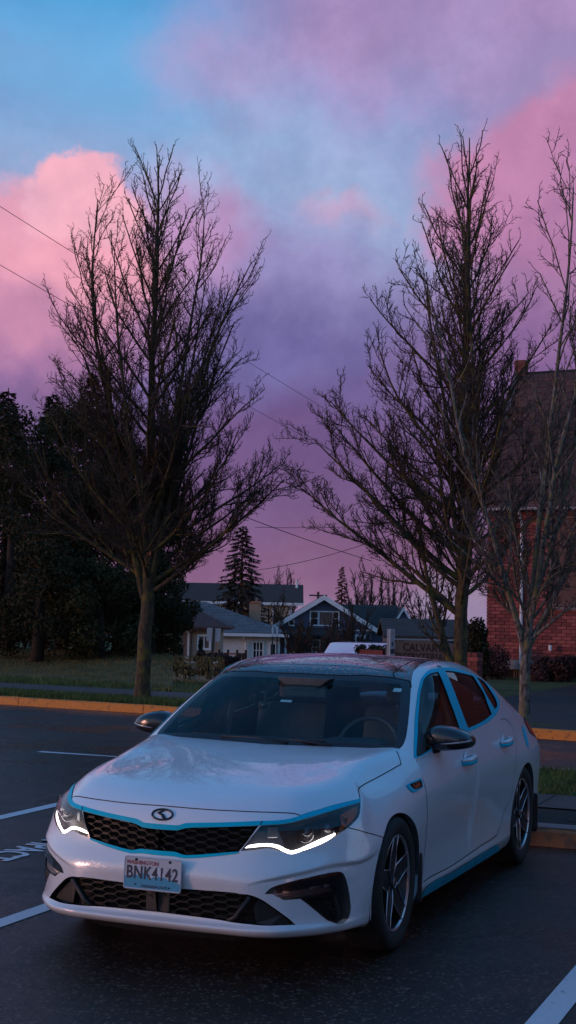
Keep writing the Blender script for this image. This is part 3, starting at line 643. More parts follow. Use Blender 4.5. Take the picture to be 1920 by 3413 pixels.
honey('lower_grille_bar',SP['lower_grille'],.262,.395,8,.13,.0055,.44,lg,off=-.018,th=.0019,m=GB)
for sgn in(1,-1):   # slanted blades closing the mesh at each end
    a,_=front_pt(.475,.385,-.006,(3.,4.)); c,_=front_pt(.40,.285,-.006,(2.6,3.3)); d,_=front_pt(.36,.268,-.006,(2.3,3.1)); b=MB()
    b.tube([(q[0]*sgn,q[1],q[2]) for q in (a,c,d)],[.013,.013,.010],6); b.build('grille_blade',BLKP,lg,smooth=True)
    q=np.array([[4.45,3.05],[4.1,3.32],[3.7,3.55],[3.3,3.75],[3.1,3.5],[3.2,3.05],[3.7,3.0]]); Pq,Nq=curve3(GF,q); Pq=Pq-Nq*.03
    mesh_obj('end_panel',Pq*np.array([sgn,1,1]),[tuple(range(7))[::sgn]],BLKP,lg)
b=MB(); pa=front_pt(0,.258,-.01,(.1,3.))[0]; b.prism([(-.062,.272),(.062,.272),(.064,.388),(-.064,.388)],'y',pa[1]+.004,pa[1]+.03); b.build('radar_cover',BLKP,lg,bevel=.006)
# lower black air-dam lip under the bumper
dm=[(u,0.) for u in np.linspace(0,3.3,24)]; P,N=curve3(GF,dm); tp_=np.clip((3.3-np.linspace(0,3.3,24))/1.0,0,1)[:,None]; V=np.vstack([P*[.985,1,1]+[0,.02,.006],P*[.97,1,1]+[0,.045,0]+np.hstack([np.zeros((24,2)),-.034*tp_])]); n=len(P)
both_raw('air_dam',V,np.array([(i,i+1,n+i+1,n+i) for i in range(n-1)]),BLKP,car)
# ---- fog lamp pods -----------------------------------------------------------------------
fg=pair('fog_lamp_surround',*pick(rF,'fog',.002),BLK,car)
V,F=skirt(GF,SP['fog'],.02,out=.002); pair('surround_edge',V,np.tile([0,-1.,0],(len(V),1)),F,BLKP,fg)
pair('fog_lamp',*pick(rF,'fog_lens',-.004),LENS,fg); P,N,F=pick(rF,'fog_lens',-.035); pair('fog_housing',P,N,F,HSIL,fg)
V,F=skirt(GF,SP['fog_lens'],.036,out=-.004); pair('fog_wall',V,np.tile([0,-1.,0],(len(V),1)),F,HSIL,fg)
for t in(.2,.42,.64,.84):
    p,n=along(GF,(4.0+t*2.6,4.15+t*.35),-.022)
    for sgn,par in((1,fg[0]),(-1,fg[1])):
        b=MB(); b.box((p[0]*sgn,p[1],p[2]),(.045,.012,.026),rz=.55*sgn,ry=-.5*sgn); b.build('fog_reflector',HSIL,par,bevel=.003)
P,N,F=pick(rF,'fog_mesh',-.03); pair('side_vent',P,N,F,BLKD,fg)
V,F=skirt(GF,SP['fog_mesh'],.03); pair('vent_wall',V,np.tile([0,-1.,0],(len(V),1)),F,BLKP,fg)
for k in range(6):
    vv=4.02-.2*k
    q=[(u,vv+.05*math.sin(u*14+k*PI)) for u in np.linspace(5.2+.18*k,6.75,16)]; q=[x for x in q if inside(np.array(SP['fog_mesh']),np.array([x]))[0]]
    if len(q)>2:
        for o,par in zip(ribbon('vent_bar',GF,q,.008,-.012,GB,fg[0]),fg): o.parent=par
# ---- sides ----------------------------------------------------------------------------------
aR=arch(GL,2.805,.352,(17.6,.3)); aRp=aR+[(aR[-1][0],-.6),(aR[0][0],-.6)]
dr=UV['door_rear']; icr=[i for i,p in enumerate(dr) if p[2]][0]
dre=[tuple(x) for x in crom(np.array([p[:2] for p in dr[:icr+1]]),np.linspace(0,icr,icr*4+1))]; bot=[p[:2] for p in dr[icr:]]
dre=[(dre[0][0]-.35,8.)]+dre
bot=sorted(bot,key=lambda p:-p[0]); xs=[p[0] for p in bot][::-1]; ys=[p[1] for p in bot][::-1]; vb=float(np.interp(13.05,xs,ys))
rdoor=[(13.05,8.)]+dre+[b_ for b_ in bot if b_[0]>13.05]+[(13.05,vb)]
fdoor=[(11.,8.),(13.05,8.),(13.05,vb)]+[b_ for b_ in bot if 11<b_[0]<13.05]+[(11.,ys[0])]
tail=[(18.8,7.93),(17.97,7.83),(17.88,7.66),(17.88,7.48),(18.17,7.385),(19.5,7.1),(21.6,7.2),(21.6,7.85),(20,7.92)]
polysS=[('arch',aRp),('tail',tail),('ellipse',SP['ellipse']),('blade',SP['blade']),('front_door',fdoor),('rear_door',rdoor)]
rS=regions(GL,11,23,0,8,.2,.2,polysS)
pair('rear_quarter',*pick(rS,'rest'),WHITE,car)
fd=pair('front_door',*pick(rS,'front_door'),WHITE,car); rd=pair('rear_door',*pick(rS,'rear_door'),WHITE,car)
pair('tail_lamp',*pick(rS,'tail',.006),TAILM,car); pair('fuel_flap_trim',*pick(rS,'ellipse',.002),BLUE,car)
pair('sill_blade',*pick(rS,'blade',.004),mat('blue_sill',(.003,.30,.44),.45,var=.25,vs_=6),car)
for A,S in((aF,GF),(aR,GL)):      # rolled arch lips
    V,F=skirt(S,A,.035,closed=False,direction=(-1,0,0)); o=pair('arch_lip',V,np.tile([0,0,-1.],(len(V),1)),F,WHITE,car)
# wheel wells
for yc in(0,2.805):
    for sgn in(1,-1):
        b=MB(); pr=[]
        for a in np.linspace(-.55,PI+.55,26): pr.append((yc+.375*math.cos(a),.333+.375*math.sin(a)))
        V=[(sgn*.87,p[0],p[1]) for p in pr]+[(sgn*.55,p[0],p[1]) for p in pr]; n=len(pr)
        b.add(V,[(i,i+1,n+i+1,n+i) for i in range(n-1)]); b.add([(sgn*.55,p[0],p[1]) for p in pr],[tuple(range(n))])
        b.build('wheel_well',BLKD,car,recalc=False)
# ---- greenhouse -----------------------------------------------------------------------------
frt=smooth_poly(UV['frit'],4,closed=False)+[(0.,0.)]
frt=[p for p in frt]; ri=[p[:2] for p in UV['roof']]
top_edge=[p for p in smooth_poly(UV['frit'],4,False) if p[1]>2.5][::-1]
roofp=[(x,y) for x,y in top_edge]+[(3.4,3.5),(4.06,3.94),(5.0,4.06),(6.0,4.14),(7.0,4.18),(9.,4.15),(11,3.9),(12.6,3.5),(14.,3.4),(14.,6.),(0.,6.)]
rwin=[(14.,.45),(12.5,.42),(12.08,.6),(11.95,1.3),(11.98,2.2),(12.15,2.8),(12.6,3.05),(14.,3.1)]
polysT=[('wglass',SP['wglass']),('frit',frt),('sail',SP['sail']),('win_f',SP['win_f']),('win_r',SP['win_r']),('win_q',SP['win_q']),('dlo',SP['dlo']),('rwin',rwin),('roof',roofp)]
rT=regions(TP,0,14,0,6,.2,.2,polysT)
both('roof_rail',*pick(rT,'rest'),WHITE,car)
both('roof',*pick(rT,'roof'),ROOFM,car)
both('windscreen_border',*pick(rT,'frit'),SATIN,car)
both('windscreen',*pick(rT,'wglass'),WGL,car)
both('rear_window',*pick(rT,'rwin'),RGL,car)
dl=pair('window_trim',*pick(rT,'dlo',.003),BLUE,car)
pair('sail_panel',*pick(rT,'sail',.001),BLKP,fd); pair('window_pane',*pick(rT,'win_f',-.004),SGL,fd)
pair('window_pane',*pick(rT,'win_r',-.004),RGL,rd); pair('quarter_pane',*pick(rT,'win_q',-.004),RGL,car)
for nm in('win_f','win_r','win_q'):
    V,F=skirt(TP,SP[nm],.02,out=.003); pair('window_seal',V,np.tile([1.,0,0],(len(V),1)),F,BLKP,dl)
# inner faces of the pillars and roof lining
P,N,F=pick(rT,['rest','roof','dlo'],-.03); F=orient(P,N,F)[:,::-1]; mesh_obj('headlining',np.vstack([P,P*MIR]),np.vstack([F,F[:,::-1]+len(P)]),mat('lining_grey',(.16,.17,.175),.85),car)
# rear deck
dk=[]; nb=9
for i in range(nb): 
    t=i/(nb-1); y=3.05+.67*t; xw=np.interp(y,[3.05,3.2,3.42,3.56,3.66,3.72],[.80,.786,.74,.68,.52,.30]); 
    dk.append([(xw*s,y,.975-.03*t+.012*(1-s*s)-(.012 if abs(s)==1 else 0)) for s in np.linspace(-1,1,9)])
V=[p for r_ in dk for p in r_]; F=[(i*9+j,i*9+j+1,i*9+j+10,i*9+j+9) for i in range(nb-1) for j in range(8)]
mesh_obj('trunk_lid',V,F,WHITE,car,smooth=True)
# ---- shut lines -------------------------------------------------------------------------------
hp=smooth_poly(UV['hood'],5,False); ribbon('hood_gap',GF,hp,.0055,.0012,SEAM,car,centre=True)
ribbon('bumper_gap',GF,bl,.004,.0012,SEAM,car)
ribbon('door_gap',GL,[(11.02,v) for v in np.linspace(ys[0],7.95,40)],.005,.0012,SEAM,car)
ribbon('door_gap',GL,[(13.05+.10*max(0,(4-v)/4)**2-.02*(v/8),v) for v in np.linspace(vb,8,40)],.004,.0012,SEAM,car)
ribbon('door_gap',GL,dre,.004,.0012,SEAM,car)
sb=[(x,y) for x,y in zip(xs,ys)]; ribbon('sill_gap',GL,[tuple(q) for q in crom(np.array(sb),np.linspace(0,len(sb)-1,40))],.006,.0012,SEAM,car)
ribbon('trim_split',GF,[tuple(np.array(UV['trim_a'][9][:2])*(1-t)+np.array(UV['trim_a'][10][:2])*t) for t in np.linspace(0,1,5)],.004,.0055,SEAM,car)
sr=UV['sunroof']; ribbon('sunroof_gap',TP,[tuple(q) for q in crom(np.array([p[:2] for p in sr[:5]]),np.linspace(0,4,20))],.006,.0015,SEAM,car,centre=True)
ribbon('sunroof_gap',TP,[tuple(q) for q in crom(np.array([(2.32,3.02),(2.30,3.77),(2.85,4.31),(5.1,4.45),(7.2,4.45),(10,4.2)]),np.linspace(0,5,40))],.007,.0015,SEAM,car)
te=[p for p in smooth_poly(UV['frit'],4,False) if p[1]>2.5]; ribbon('header_gap',TP,te,.008,.0015,SEAM,car,centre=True)
# floor of the car so that no light leaks through
b=MB(); b.box2((-.70,-.60,.20),(.70,3.45,.24)); b.build('underbody',BLKD,car)
# ---- wheels -------------------------------------------------------------------------------------
def make_wheel(name):
    wh=bpy.data.objects.new(name,None); link(wh,car)
    b=MB(); b.lathe([(.236,.055),(.243,.096),(.250,.102),(.285,.112),(.315,.108),(.328,.096),(.3335,.075),(.3345,.03),(.3345,-.03),(.3335,-.075),(.328,-.095),(.30,-.11),(.24,-.10)],64)
    t=b.build('tyre',RUB,wh,smooth=True)
    b=MB(); b.lathe([(.228,.088),(.234,.097),(.241,.099),(.2435,.094),(.240,.088)],64); b.build('rim_lip',RIMB,wh,smooth=True)
    b=MB(); b.lathe([(.234,.090),(.224,.07),(.215,.02),(.205,-.09),(.16,-.09)],48); b.build('rim_barrel',RIMD,wh,smooth=True)
    b=MB(); b.lathe([(.0,-.02),(.155,-.02),(.158,-.03),(.158,-.045),(0,-.045)],40); b.build('brake_disc',DISC,wh,smooth=False)
    for k in range(5):
        a0=2*PI*k/5+PI/2+.06
        def pol(r,a,x): return (x,r*math.cos(a0+a),r*math.sin(a0+a))
        # spoke: between the valley of one window and the valley of the next
        w1=R(36)-R(26.5)
        out=[(.045,-R(36)),(.100,-R(33)),(.165,-R(15)),(.232,-w1),(.232,w1),(.165,R(15)),(.100,R(33)),(.045,R(36))]
        b=MB(); n=len(out)
        fr=[pol(r,a,.070+.022*(r/.232)**2) for r,a in out]; bk=[pol(r,a,.030+.02*(r/.232)) for r,a in out]
        b.add(fr+bk,[tuple(range(n))]+[(i,(i+1)%n,n+(i+1)%n,n+i) for i in range(n)]); b.build('spoke',RIMD,wh)
        # recessed pocket in the spoke face
        for sg in(1,-1):
            ln=[(.030,R(36)*sg),(.097,R(34.5)*sg),(.165,R(16.2)*sg),(.234,(w1+.012)*sg)]
            b=MB(); b.tube([pol(r,a,.073+.022*(r/.232)**2) for r,a in ln],[.0048,.0042,.0032,.0030],6); b.build('spoke_edge',RIMB,wh,smooth=True)
        b=MB(); b.lathe([(0,.066),(.008,.066),(.009,.055)],8,c=(0,.052*math.cos(a0+R(36)),.052*math.sin(a0+R(36)))); b.build('lug_nut',CHROME,wh)
    b=MB(); b.lathe([(0,.092),(.022,.090),(.029,.084),(.031,.070),(.05,.066),(.052,.04)],28); b.build('hub_cap',RIMD,wh,smooth=True)
    b=MB(); b.tube([(.089,.025*math.cos(a),.025*math.sin(a)) for a in np.linspace(0,2*PI,24,endpoint=False)],.0022,5,closed=True); b.build('hub_ring',RIMB,wh)
    return wh
def copy_tree(o,parent=None):
    cpy=o.copy(); COL.objects.link(cpy)
    if parent is not None: cpy.parent=parent
    for ch in list(o.children): copy_tree(ch,cpy)
    return cpy
w0=make_wheel('wheel'); w0.location=(.788,0,.333); w0.rotation_euler=(.0,0,R(1.5))
for loc,rz,rx in(((.784,2.805,.333),0,.35),((-.788,0,.333),PI,.9),((-.784,2.805,.333),PI,.2)):
    q=copy_tree(w0,car); q.location=loc; q.rotation_euler=(rx,0,rz)
for yc,zt in((.34,.42),(3.15,.42)):      # mud flaps
    for sgn in(1,-1):
        b=MB(); b.box((sgn*.845,yc+.02,.30),(.13,.012,.27)); b.build('mud_flap',BLKP,car,bevel=.02)
# ---- mirrors ---------------------------------------------------------------------------------------
def mirror(sgn,par):
    ol=[(.805,.979),(.806,1.014),(.82,1.044),(.844,1.065),(.877,1.076),(.931,1.074),(.985,1.063),(1.033,1.043),(1.066,1.019),(1.077,1.003),(1.076,.98),(1.064,.962),(1.028,.95),(.957,.938),(.885,.932),(.837,.936),(.811,.954)]
    n0=len(ol); ol=crom(np.array(ol[-1:]+ol+ol[:2]),np.linspace(1,n0+1,n0*3+1)[:-1])-[.010,0]; n=len(ol); cx,cz=.925,1.004
    V=[];F=[]
    for yy,sc in((.845,.90),(.835,.985),(.81,1.0),(.775,.985),(.745,.92),(.725,.80),(.711,.60),(.704,.33),(.702,.02)):
        for x,zz in ol:
            X=cx+(x-cx)*sc; Zq=cz+(zz-cz)*sc; V.append((sgn*X,yy+.30*max(0,X-.93)**1.6*2.2,Zq))
    for k in range(8):
        for q in range(n): F.append((k*n+q,k*n+(q+1)%n,(k+1)*n+(q+1)%n,(k+1)*n+q))
    ms=MB().add(V,F).build('door_mirror',MIRM,par,smooth=True)
    V=[(sgn*(cx+(x-cx)*.9),.842+.30*max(0,cx+(x-cx)*.9-.93)**1.6*2.2,cz+(zz-cz)*.9) for x,zz in ol]
    mesh_obj('mirror_glass',V,[tuple(range(n))],CHROME,ms)
    MB().tube([(sgn*.815,.715,.935),(sgn*.84,.735,.945),(sgn*.875,.765,.955)],[.032,.03,.03],8).build('mirror_arm',BLKP,ms,smooth=True)
    P=[(.905,.708,.980),(.95,.708,.984),(1.0,.722,.990),(1.04,.752,.996),(1.064,.792,1.0)]
    MB().tube([(sgn*x,y-.003,zz) for x,y,zz in P],[.002,.0035,.0055,.0065,.005],6).build('turn_repeater',mat('clear_plastic',(.40,.40,.43),.15,metal=.3,coat=1.),ms,smooth=True)
mirror(1,fd[0]); mirror(-1,fd[1])
# ---- door handles -----------------------------------------------------------------------------------
def handle(y,zz,dpar):
    uv=solve_uv(GL,(y,zz),(1,2),(12+(y-.9)/.5,7.)); p=GL.ev(*uv)[0]
    for sgn,par in((1,dpar[0]),(-1,dpar[1])):
        x=p[0]*sgn
        b=MB(); b.lathe([(.058,-.002),(.056,.0025),(.0,.0015)],20,c=(0,0,0)); b.v=[(x+v[0]*sgn*.6,y+v[1]*1.05,zz+.006+v[2]*.78) for v in b.v]; b.build('handle_cup',WHITE,par,smooth=True)
        pts=[(x+sgn*.004,y-.105,zz-.002),(x+sgn*.034,y-.085,zz),(x+sgn*.044,y-.02,zz+.003),(x+sgn*.043,y+.05,zz+.006),(x+sgn*.030,y+.095,zz+.008),(x+sgn*.004,y+.11,zz+.008)]
        hcol=[]
        for nm,m,dz,r in(('door_handle',WHITE,.009,.0135),('handle_trim',BLUE,-.012,.0125)):
            b=MB(); b.tube([(q[0],q[1],q[2]+dz) for q in pts],[r*.8,r,r*1.05,r*1.05,r,r*.8],10); hcol.append(b.build(nm,m,par,smooth=True))
        hcol[1].parent=hcol[0]
handle(1.255,.842,fd); handle(2.20,.872,rd)
# ---- plate, emblem, badge lettering ----------------------------------------------------------------
pl=empty('licence_plate'); pl.parent=car; t=.0707; yp,zp=-.979,.4583
rot=Matrix.Rotation(PI/2-t,4,'X'); PMW=Matrix.Translation((0,yp-.003,zp))@rot
def rr(w_,h_,r_,n=6):
    o=[]
    for cx,cy,a0 in((w_/2-r_,h_/2-r_,0),(-w_/2+r_,h_/2-r_,PI/2),(-w_/2+r_,-h_/2+r_,PI),(w_/2-r_,-h_/2+r_,1.5*PI)):
        o+=[(cx+r_*math.cos(a0+PI/2*i/n),cy+r_*math.sin(a0+PI/2*i/n)) for i in range(n+1)]
    return o
def flat(name,poly,z0,z1,m,par,mw=PMW):
    b=MB(); b.prism(poly,'z',z0,z1); b.v=[tuple(mw@Vector(v)) for v in b.v]; return b.build(name,m,par)
PW=mat('plate_white',(.42,.46,.52),.35,coat=.4,var=.05,vs_=60); PB=mat('plate_blue',(.03,.27,.42),.4); PN=mat('plate_navy',(.008,.014,.04),.5); PR=mat('plate_red',(.30,.012,.02),.5)
flat('plate_sheet',rr(.3048,.1524,.014),-.002,0,PW,pl)
b=MB(); b.tube([PMW@Vector((x,y,.0005)) for x,y in rr(.298,.146,.013)],.0018,5,closed=True); b.build('plate_rim',PW,pl)
flat('plate_tint',[(-.146,-.069),(.146,-.069),(.146,-.036),(.125,-.026),(.10,-.018),(.085,-.024),(.06,-.002),(.045,-.010),(.02,.020),(.0,.006),(-.02,-.006),(-.05,.002),(-.075,-.010),(-.11,-.012),(-.146,-.018)],.0002,.0006,PB,pl)
flat('plate_mountain',[(-.022,-.022),(-.010,-.004),(.004,.012),(.014,.030),(.024,.036),(.036,.030),(.05,.012),(.062,.004),(.08,-.014),(.06,-.008),(.05,-.018),(.034,-.006),(.022,-.018),(.008,-.008),(-.005,-.022)],.0007,.0011,mat('plate_snow',(.48,.55,.64),.5),pl)
text_obj('plate_state','WASHINGTON',.0255,PR,pl,PMW@Matrix.Translation((-.055,.0475,.0013)),.0004,bold=.0004,sx=.98)
text_obj('plate_number','BNK4142',.083,PN,pl,PMW@Matrix.Translation((-.003,.0005,.0016)),.0008,sx=.78,bold=.0012,space=1.08)
text_obj('plate_motto','EVERGREEN STATE',.0165,PN,pl,PMW@Matrix.Translation((.012,-.0585,.0013)),.0004,sx=.98,bold=.0003)
for x,y,r_ in((-.089,.062,.0062),(.089,.062,.0062),(-.089,-.052,.004),(.089,-.056,.004)):
    flat('plate_bolt',[(x+r_*math.cos(a),y+r_*math.sin(a)) for a in np.linspace(0,2*PI,12,endpoint=False)],.0005,.0035,BLK,pl)
b=MB(); b.box((0,yp+.012,zp+.01),(.25,.02,.12)); b.build('plate_bracket',BLKP,pl)
ey,ez=-.884,.725; en=Vector(tuple(GF.nrm(0.,solve_uv(GF,(0.,ez),(0,2),(0.,7.2))[1])[0])); ep=GF.ev(0.,solve_uv(GF,(0.,ez),(0,2),(0.,7.2))[1])[0]
en.x=0; en.normalize(); ex=Vector((1,0,0)); eyv=en.cross(ex); EM=Matrix(((ex.x,eyv.x,en.x,ep[0]),(ex.y,eyv.y,en.y,ep[1]),(ex.z,eyv.z,en.z,ep[2]),(0,0,0,1)))
em=empty('emblem'); em.parent=car
b=MB(); b.tube([EM@Vector((.054*math.cos(a),.0275*math.sin(a),.003)) for a in np.linspace(0,2*PI,36,endpoint=False)],.0048,6,closed=True); b.build('emblem_ring',SATIN,em,smooth=True)
flat('emblem_mark',[(-.030,.005),(-.004,.0245),(.012,.0255),(-.012,.0065),(.008,.0015),(.030,-.023),(.012,-.0255),(-.006,-.005)],.0,.005,SATIN,em,EM)
uvb=(10.42,7.13); bp_=GF.ev(*uvb)[0]; bn=Vector(tuple(GF.nrm(*uvb)[0])); 
for sgn,par in((1,bd[0]),(-1,bd[1])):
    n_=Vector((bn.x*sgn,bn.y,bn.z)); tx=Vector((0,sgn*1.,0.12)); tx=(tx-n_*tx.dot(n_)).normalized(); ty=n_.cross(tx)
    mw=Matrix(((tx.x,ty.x,n_.x,bp_[0]*sgn+n_.x*.004),(tx.y,ty.y,n_.y,bp_[1]+n_.y*.004),(tx.z,ty.z,n_.z,bp_[2]+n_.z*.004),(0,0,0,1)))
    text_obj('badge_lettering','Turbo',.034,mat('copper_letters',(.75,.16,.07),.35,metal=.4),par,mw,.0012,bold=.0)
# ---- cabin ---------------------------------------------------------------------------------------------
def rounded(name,c,d,m,par,bev,rx=0.,rz=0.):
    b=MB(); b.box(c,d,rx=rx,rz=rz); o=b.build(name,m,par,bevel=bev); return smooth_by_angle(o,40)
rounded('dashboard',(0,.80,.80),(1.42,.50,.26),INT,car,.07,rx=-.10)
rounded('instrument_hood',(.37,.80,.925),(.40,.30,.09),INT,car,.035)
b=MB(); b.box2((-.74,.5,.24),(.74,3.0,.30)); b.build('cabin_floor',BLKD,car)
def seat(x,y,par):
    s_=empty('seat'); s_.parent=par
    rounded('seat_cushion',(x,y-.12,.52),(.52,.52,.20),INT2,s_,.06)
    rounded('seat_back',(x,y+.22,.80),(.50,.17,.62),INT2,s_,.065,rx=-.28)
    rounded('headrest',(x,y+.355,1.205),(.27,.12,.19),INT2,s_,.05,rx=-.2)
    for dx in(-.06,.06):
        b=MB(); b.tube([(x+dx,y+.33,1.07),(x+dx,y+.355,1.16)],.007,6); b.build('headrest_post',CHROME,s_)
for x in(.37,-.37): seat(x,1.42,car)
rounded('rear_bench',(0,2.25,.50),(1.34,.52,.22),INT2,car,.07); rounded('rear_backrest',(0,2.58,.78),(1.30,.16,.60),INT2,car,.06,rx=-.38)
for x in(.42,-.42): rounded('rear_headrest',(x,2.74,1.10),(.25,.10,.13),INT2,car,.04)
b=MB(); b.box2((-.66,2.66,.97),(.66,3.18,.99)); b.build('parcel_shelf',INT,car)
sw=empty('steering_wheel'); sw.parent=car; swm=Matrix.Translation((.37,1.02,.905))@Matrix.Rotation(R(66),4,'X')
b=MB(); b.tube([swm@Vector((.185*math.cos(a),.185*math.sin(a),0)) for a in np.linspace(0,2*PI,40,endpoint=False)],.0165,8,closed=True); b.build('wheel_rim',mat('steering_leather',(.05,.052,.056),.42),sw,smooth=True)
b=MB(); b.lathe([(0,.03),(.06,.025),(.07,.0),(.05,-.03)],16,'z'); b.v=[tuple(swm@Vector(v)) for v in b.v]; b.build('airbag_hub',INT,sw,smooth=True)
for a in(0,PI,1.5*PI):
    b=MB(); b.tube([swm@Vector((.05*math.cos(a),.05*math.sin(a),0)),swm@Vector((.18*math.cos(a),.18*math.sin(a),0))],.014,6); b.build('steering_spoke',INT,sw)
rounded('rear_view_mirror',(.03,.86,1.235),(.26,.03,.075),INT,car,.013)
b=MB(); b.prism([(-.16,1.31),(.20,1.31),(.10,1.235),(-.06,1.235)],'y',.83,.93); smooth_by_angle(b.build('sensor_housing',INT,car,bevel=.02))
dc=empty('dash_camera'); dc.parent=car
rounded('camera_box',(-.20,.80,1.14),(.085,.03,.045),BLKP,dc,.008); b=MB(); b.lathe([(0,-.012),(.014,-.012),(.018,0.),(.018,.02)],16,'z'); b.v=[(-.205+v[0],.785+v[2],1.14+v[1]) for v in b.v]; b.build('camera_lens',BLK,dc,smooth=True)
b=MB(); b.tube([(-.20,.80,1.165),(-.20,.80,1.215)],.009,6); b.lathe([(0,0),(.032,0),(.03,.008),(0,.01)],16,'z',c=(-.2,.80,1.215)); b.build('suction_mount',BLKP,dc)
for x,y,zz,wd,hh in((.575,.935,1.255,.05,.032),):
    b=MB(); b.box((x,y,zz),(wd,.002,hh),rx=-.95); b.build('windscreen_sticker',mat('paper_white',(.75,.77,.78),.6),car)
b=MB(); b.box((-.045,.742,1.175),(.07,.002,.018),rx=-.95); b.build('toll_tag',mat('paper_white',(.75,.77,.78),.6),car)
for sgn in(1,-1):     # door cards, belt line mouldings and inner pillars seen through the glass
    b=MB(); b.prism([(.48,.30),(2.55,.30),(2.6,.98),(1.9,.985),(1.4,.965),(.9,.93),(.55,.895)],'x',sgn*.80,sgn*.835); b.build('door_card',INT,car,bevel=.01)
    b=MB(); b.tube([(sgn*.80,1.40,.96),(sgn*.765,1.43,1.12),(sgn*.70,1.49,1.26),(sgn*.62,1.55,1.35)],.045,8); b.build('inner_pillar',mat('pillar_trim',(.16,.16,.165),.7),car,smooth=True)
    b=MB(); b.tube([(sgn*.755,1.47,.9),(sgn*.73,1.49,1.1),(sgn*.68,1.52,1.25)],[.022,.022,.02],4); b.build('seat_belt',INTG,car)
for sgn,x0 in((1,.12),(-1,.38)):   # wiper arms at the foot of the windscreen
    b=MB(); pts=[(x0,.375,.972),(x0-.2,.40,.985),(x0-.42,.405,.984)]; b.tube(pts,[.010,.008,.006],6); b.build('wiper_arm',BLKP,car,smooth=True)
    b=MB(); b.tube([(x0-.05,.412,.988),(x0-.35,.42,.991),(x0-.62,.44,.988)],.006,5); b.build('wiper_blade',BLKP,car)
b=MB(); b.prism([(-.68,.40),(.68,.40),(.66,.46),(.4,.41),(0,.385),(-.4,.41),(-.66,.46)],'z',.925,.940); b.build('cowl_panel',BLKP,car)
# ================================================================== THE PLACE
CP=Vector((3.1676,-7.0922,1.7293))
def at(px,py,dep): return CP+(_f+_r2*((px-960)/4788)-_u2*((py-1706.5)/4788))*dep
def on_z(px,py,zz):
    d=_f+_r2*((px-960)/4788)-_u2*((py-1706.5)/4788); return CP+d*((zz-CP.z)/d.z)
# the street frame: s along the kerb, d away from the lot
SO=Vector((-5.,12.85,0)); ST=Vector((.994,-.109,0)); SN=Vector((.109,.994,0)); SRZ=math.atan2(-.109,.994)
def sd(s,d,zz=0.): return SO+ST*s+SN*d+Vector((0,0,zz))
def np_mesh(name,V,F,m,parent=None,smooth=False):
    V=np.asarray(V,np.float32).reshape(-1,3); F=np.asarray(F,np.int32); k=F.shape[1]
    me=bpy.data.meshes.new(name); me.vertices.add(len(V)); me.vertices.foreach_set('co',V.ravel())
    me.loops.add(F.size); me.loops.foreach_set('vertex_index',F.ravel()); me.polygons.add(len(F)); me.polygons.foreach_set('loop_start',np.arange(0,F.size,k,dtype=np.int32))
    me.polygons.foreach_set('loop_total',np.full(len(F),k,np.int32))
    if smooth: me.polygons.foreach_set('use_smooth',np.ones(len(F),bool))
    me.update(calc_edges=True); me.validate()
    if m: me.materials.append(m)
    return link(bpy.data.objects.new(name,me),parent)
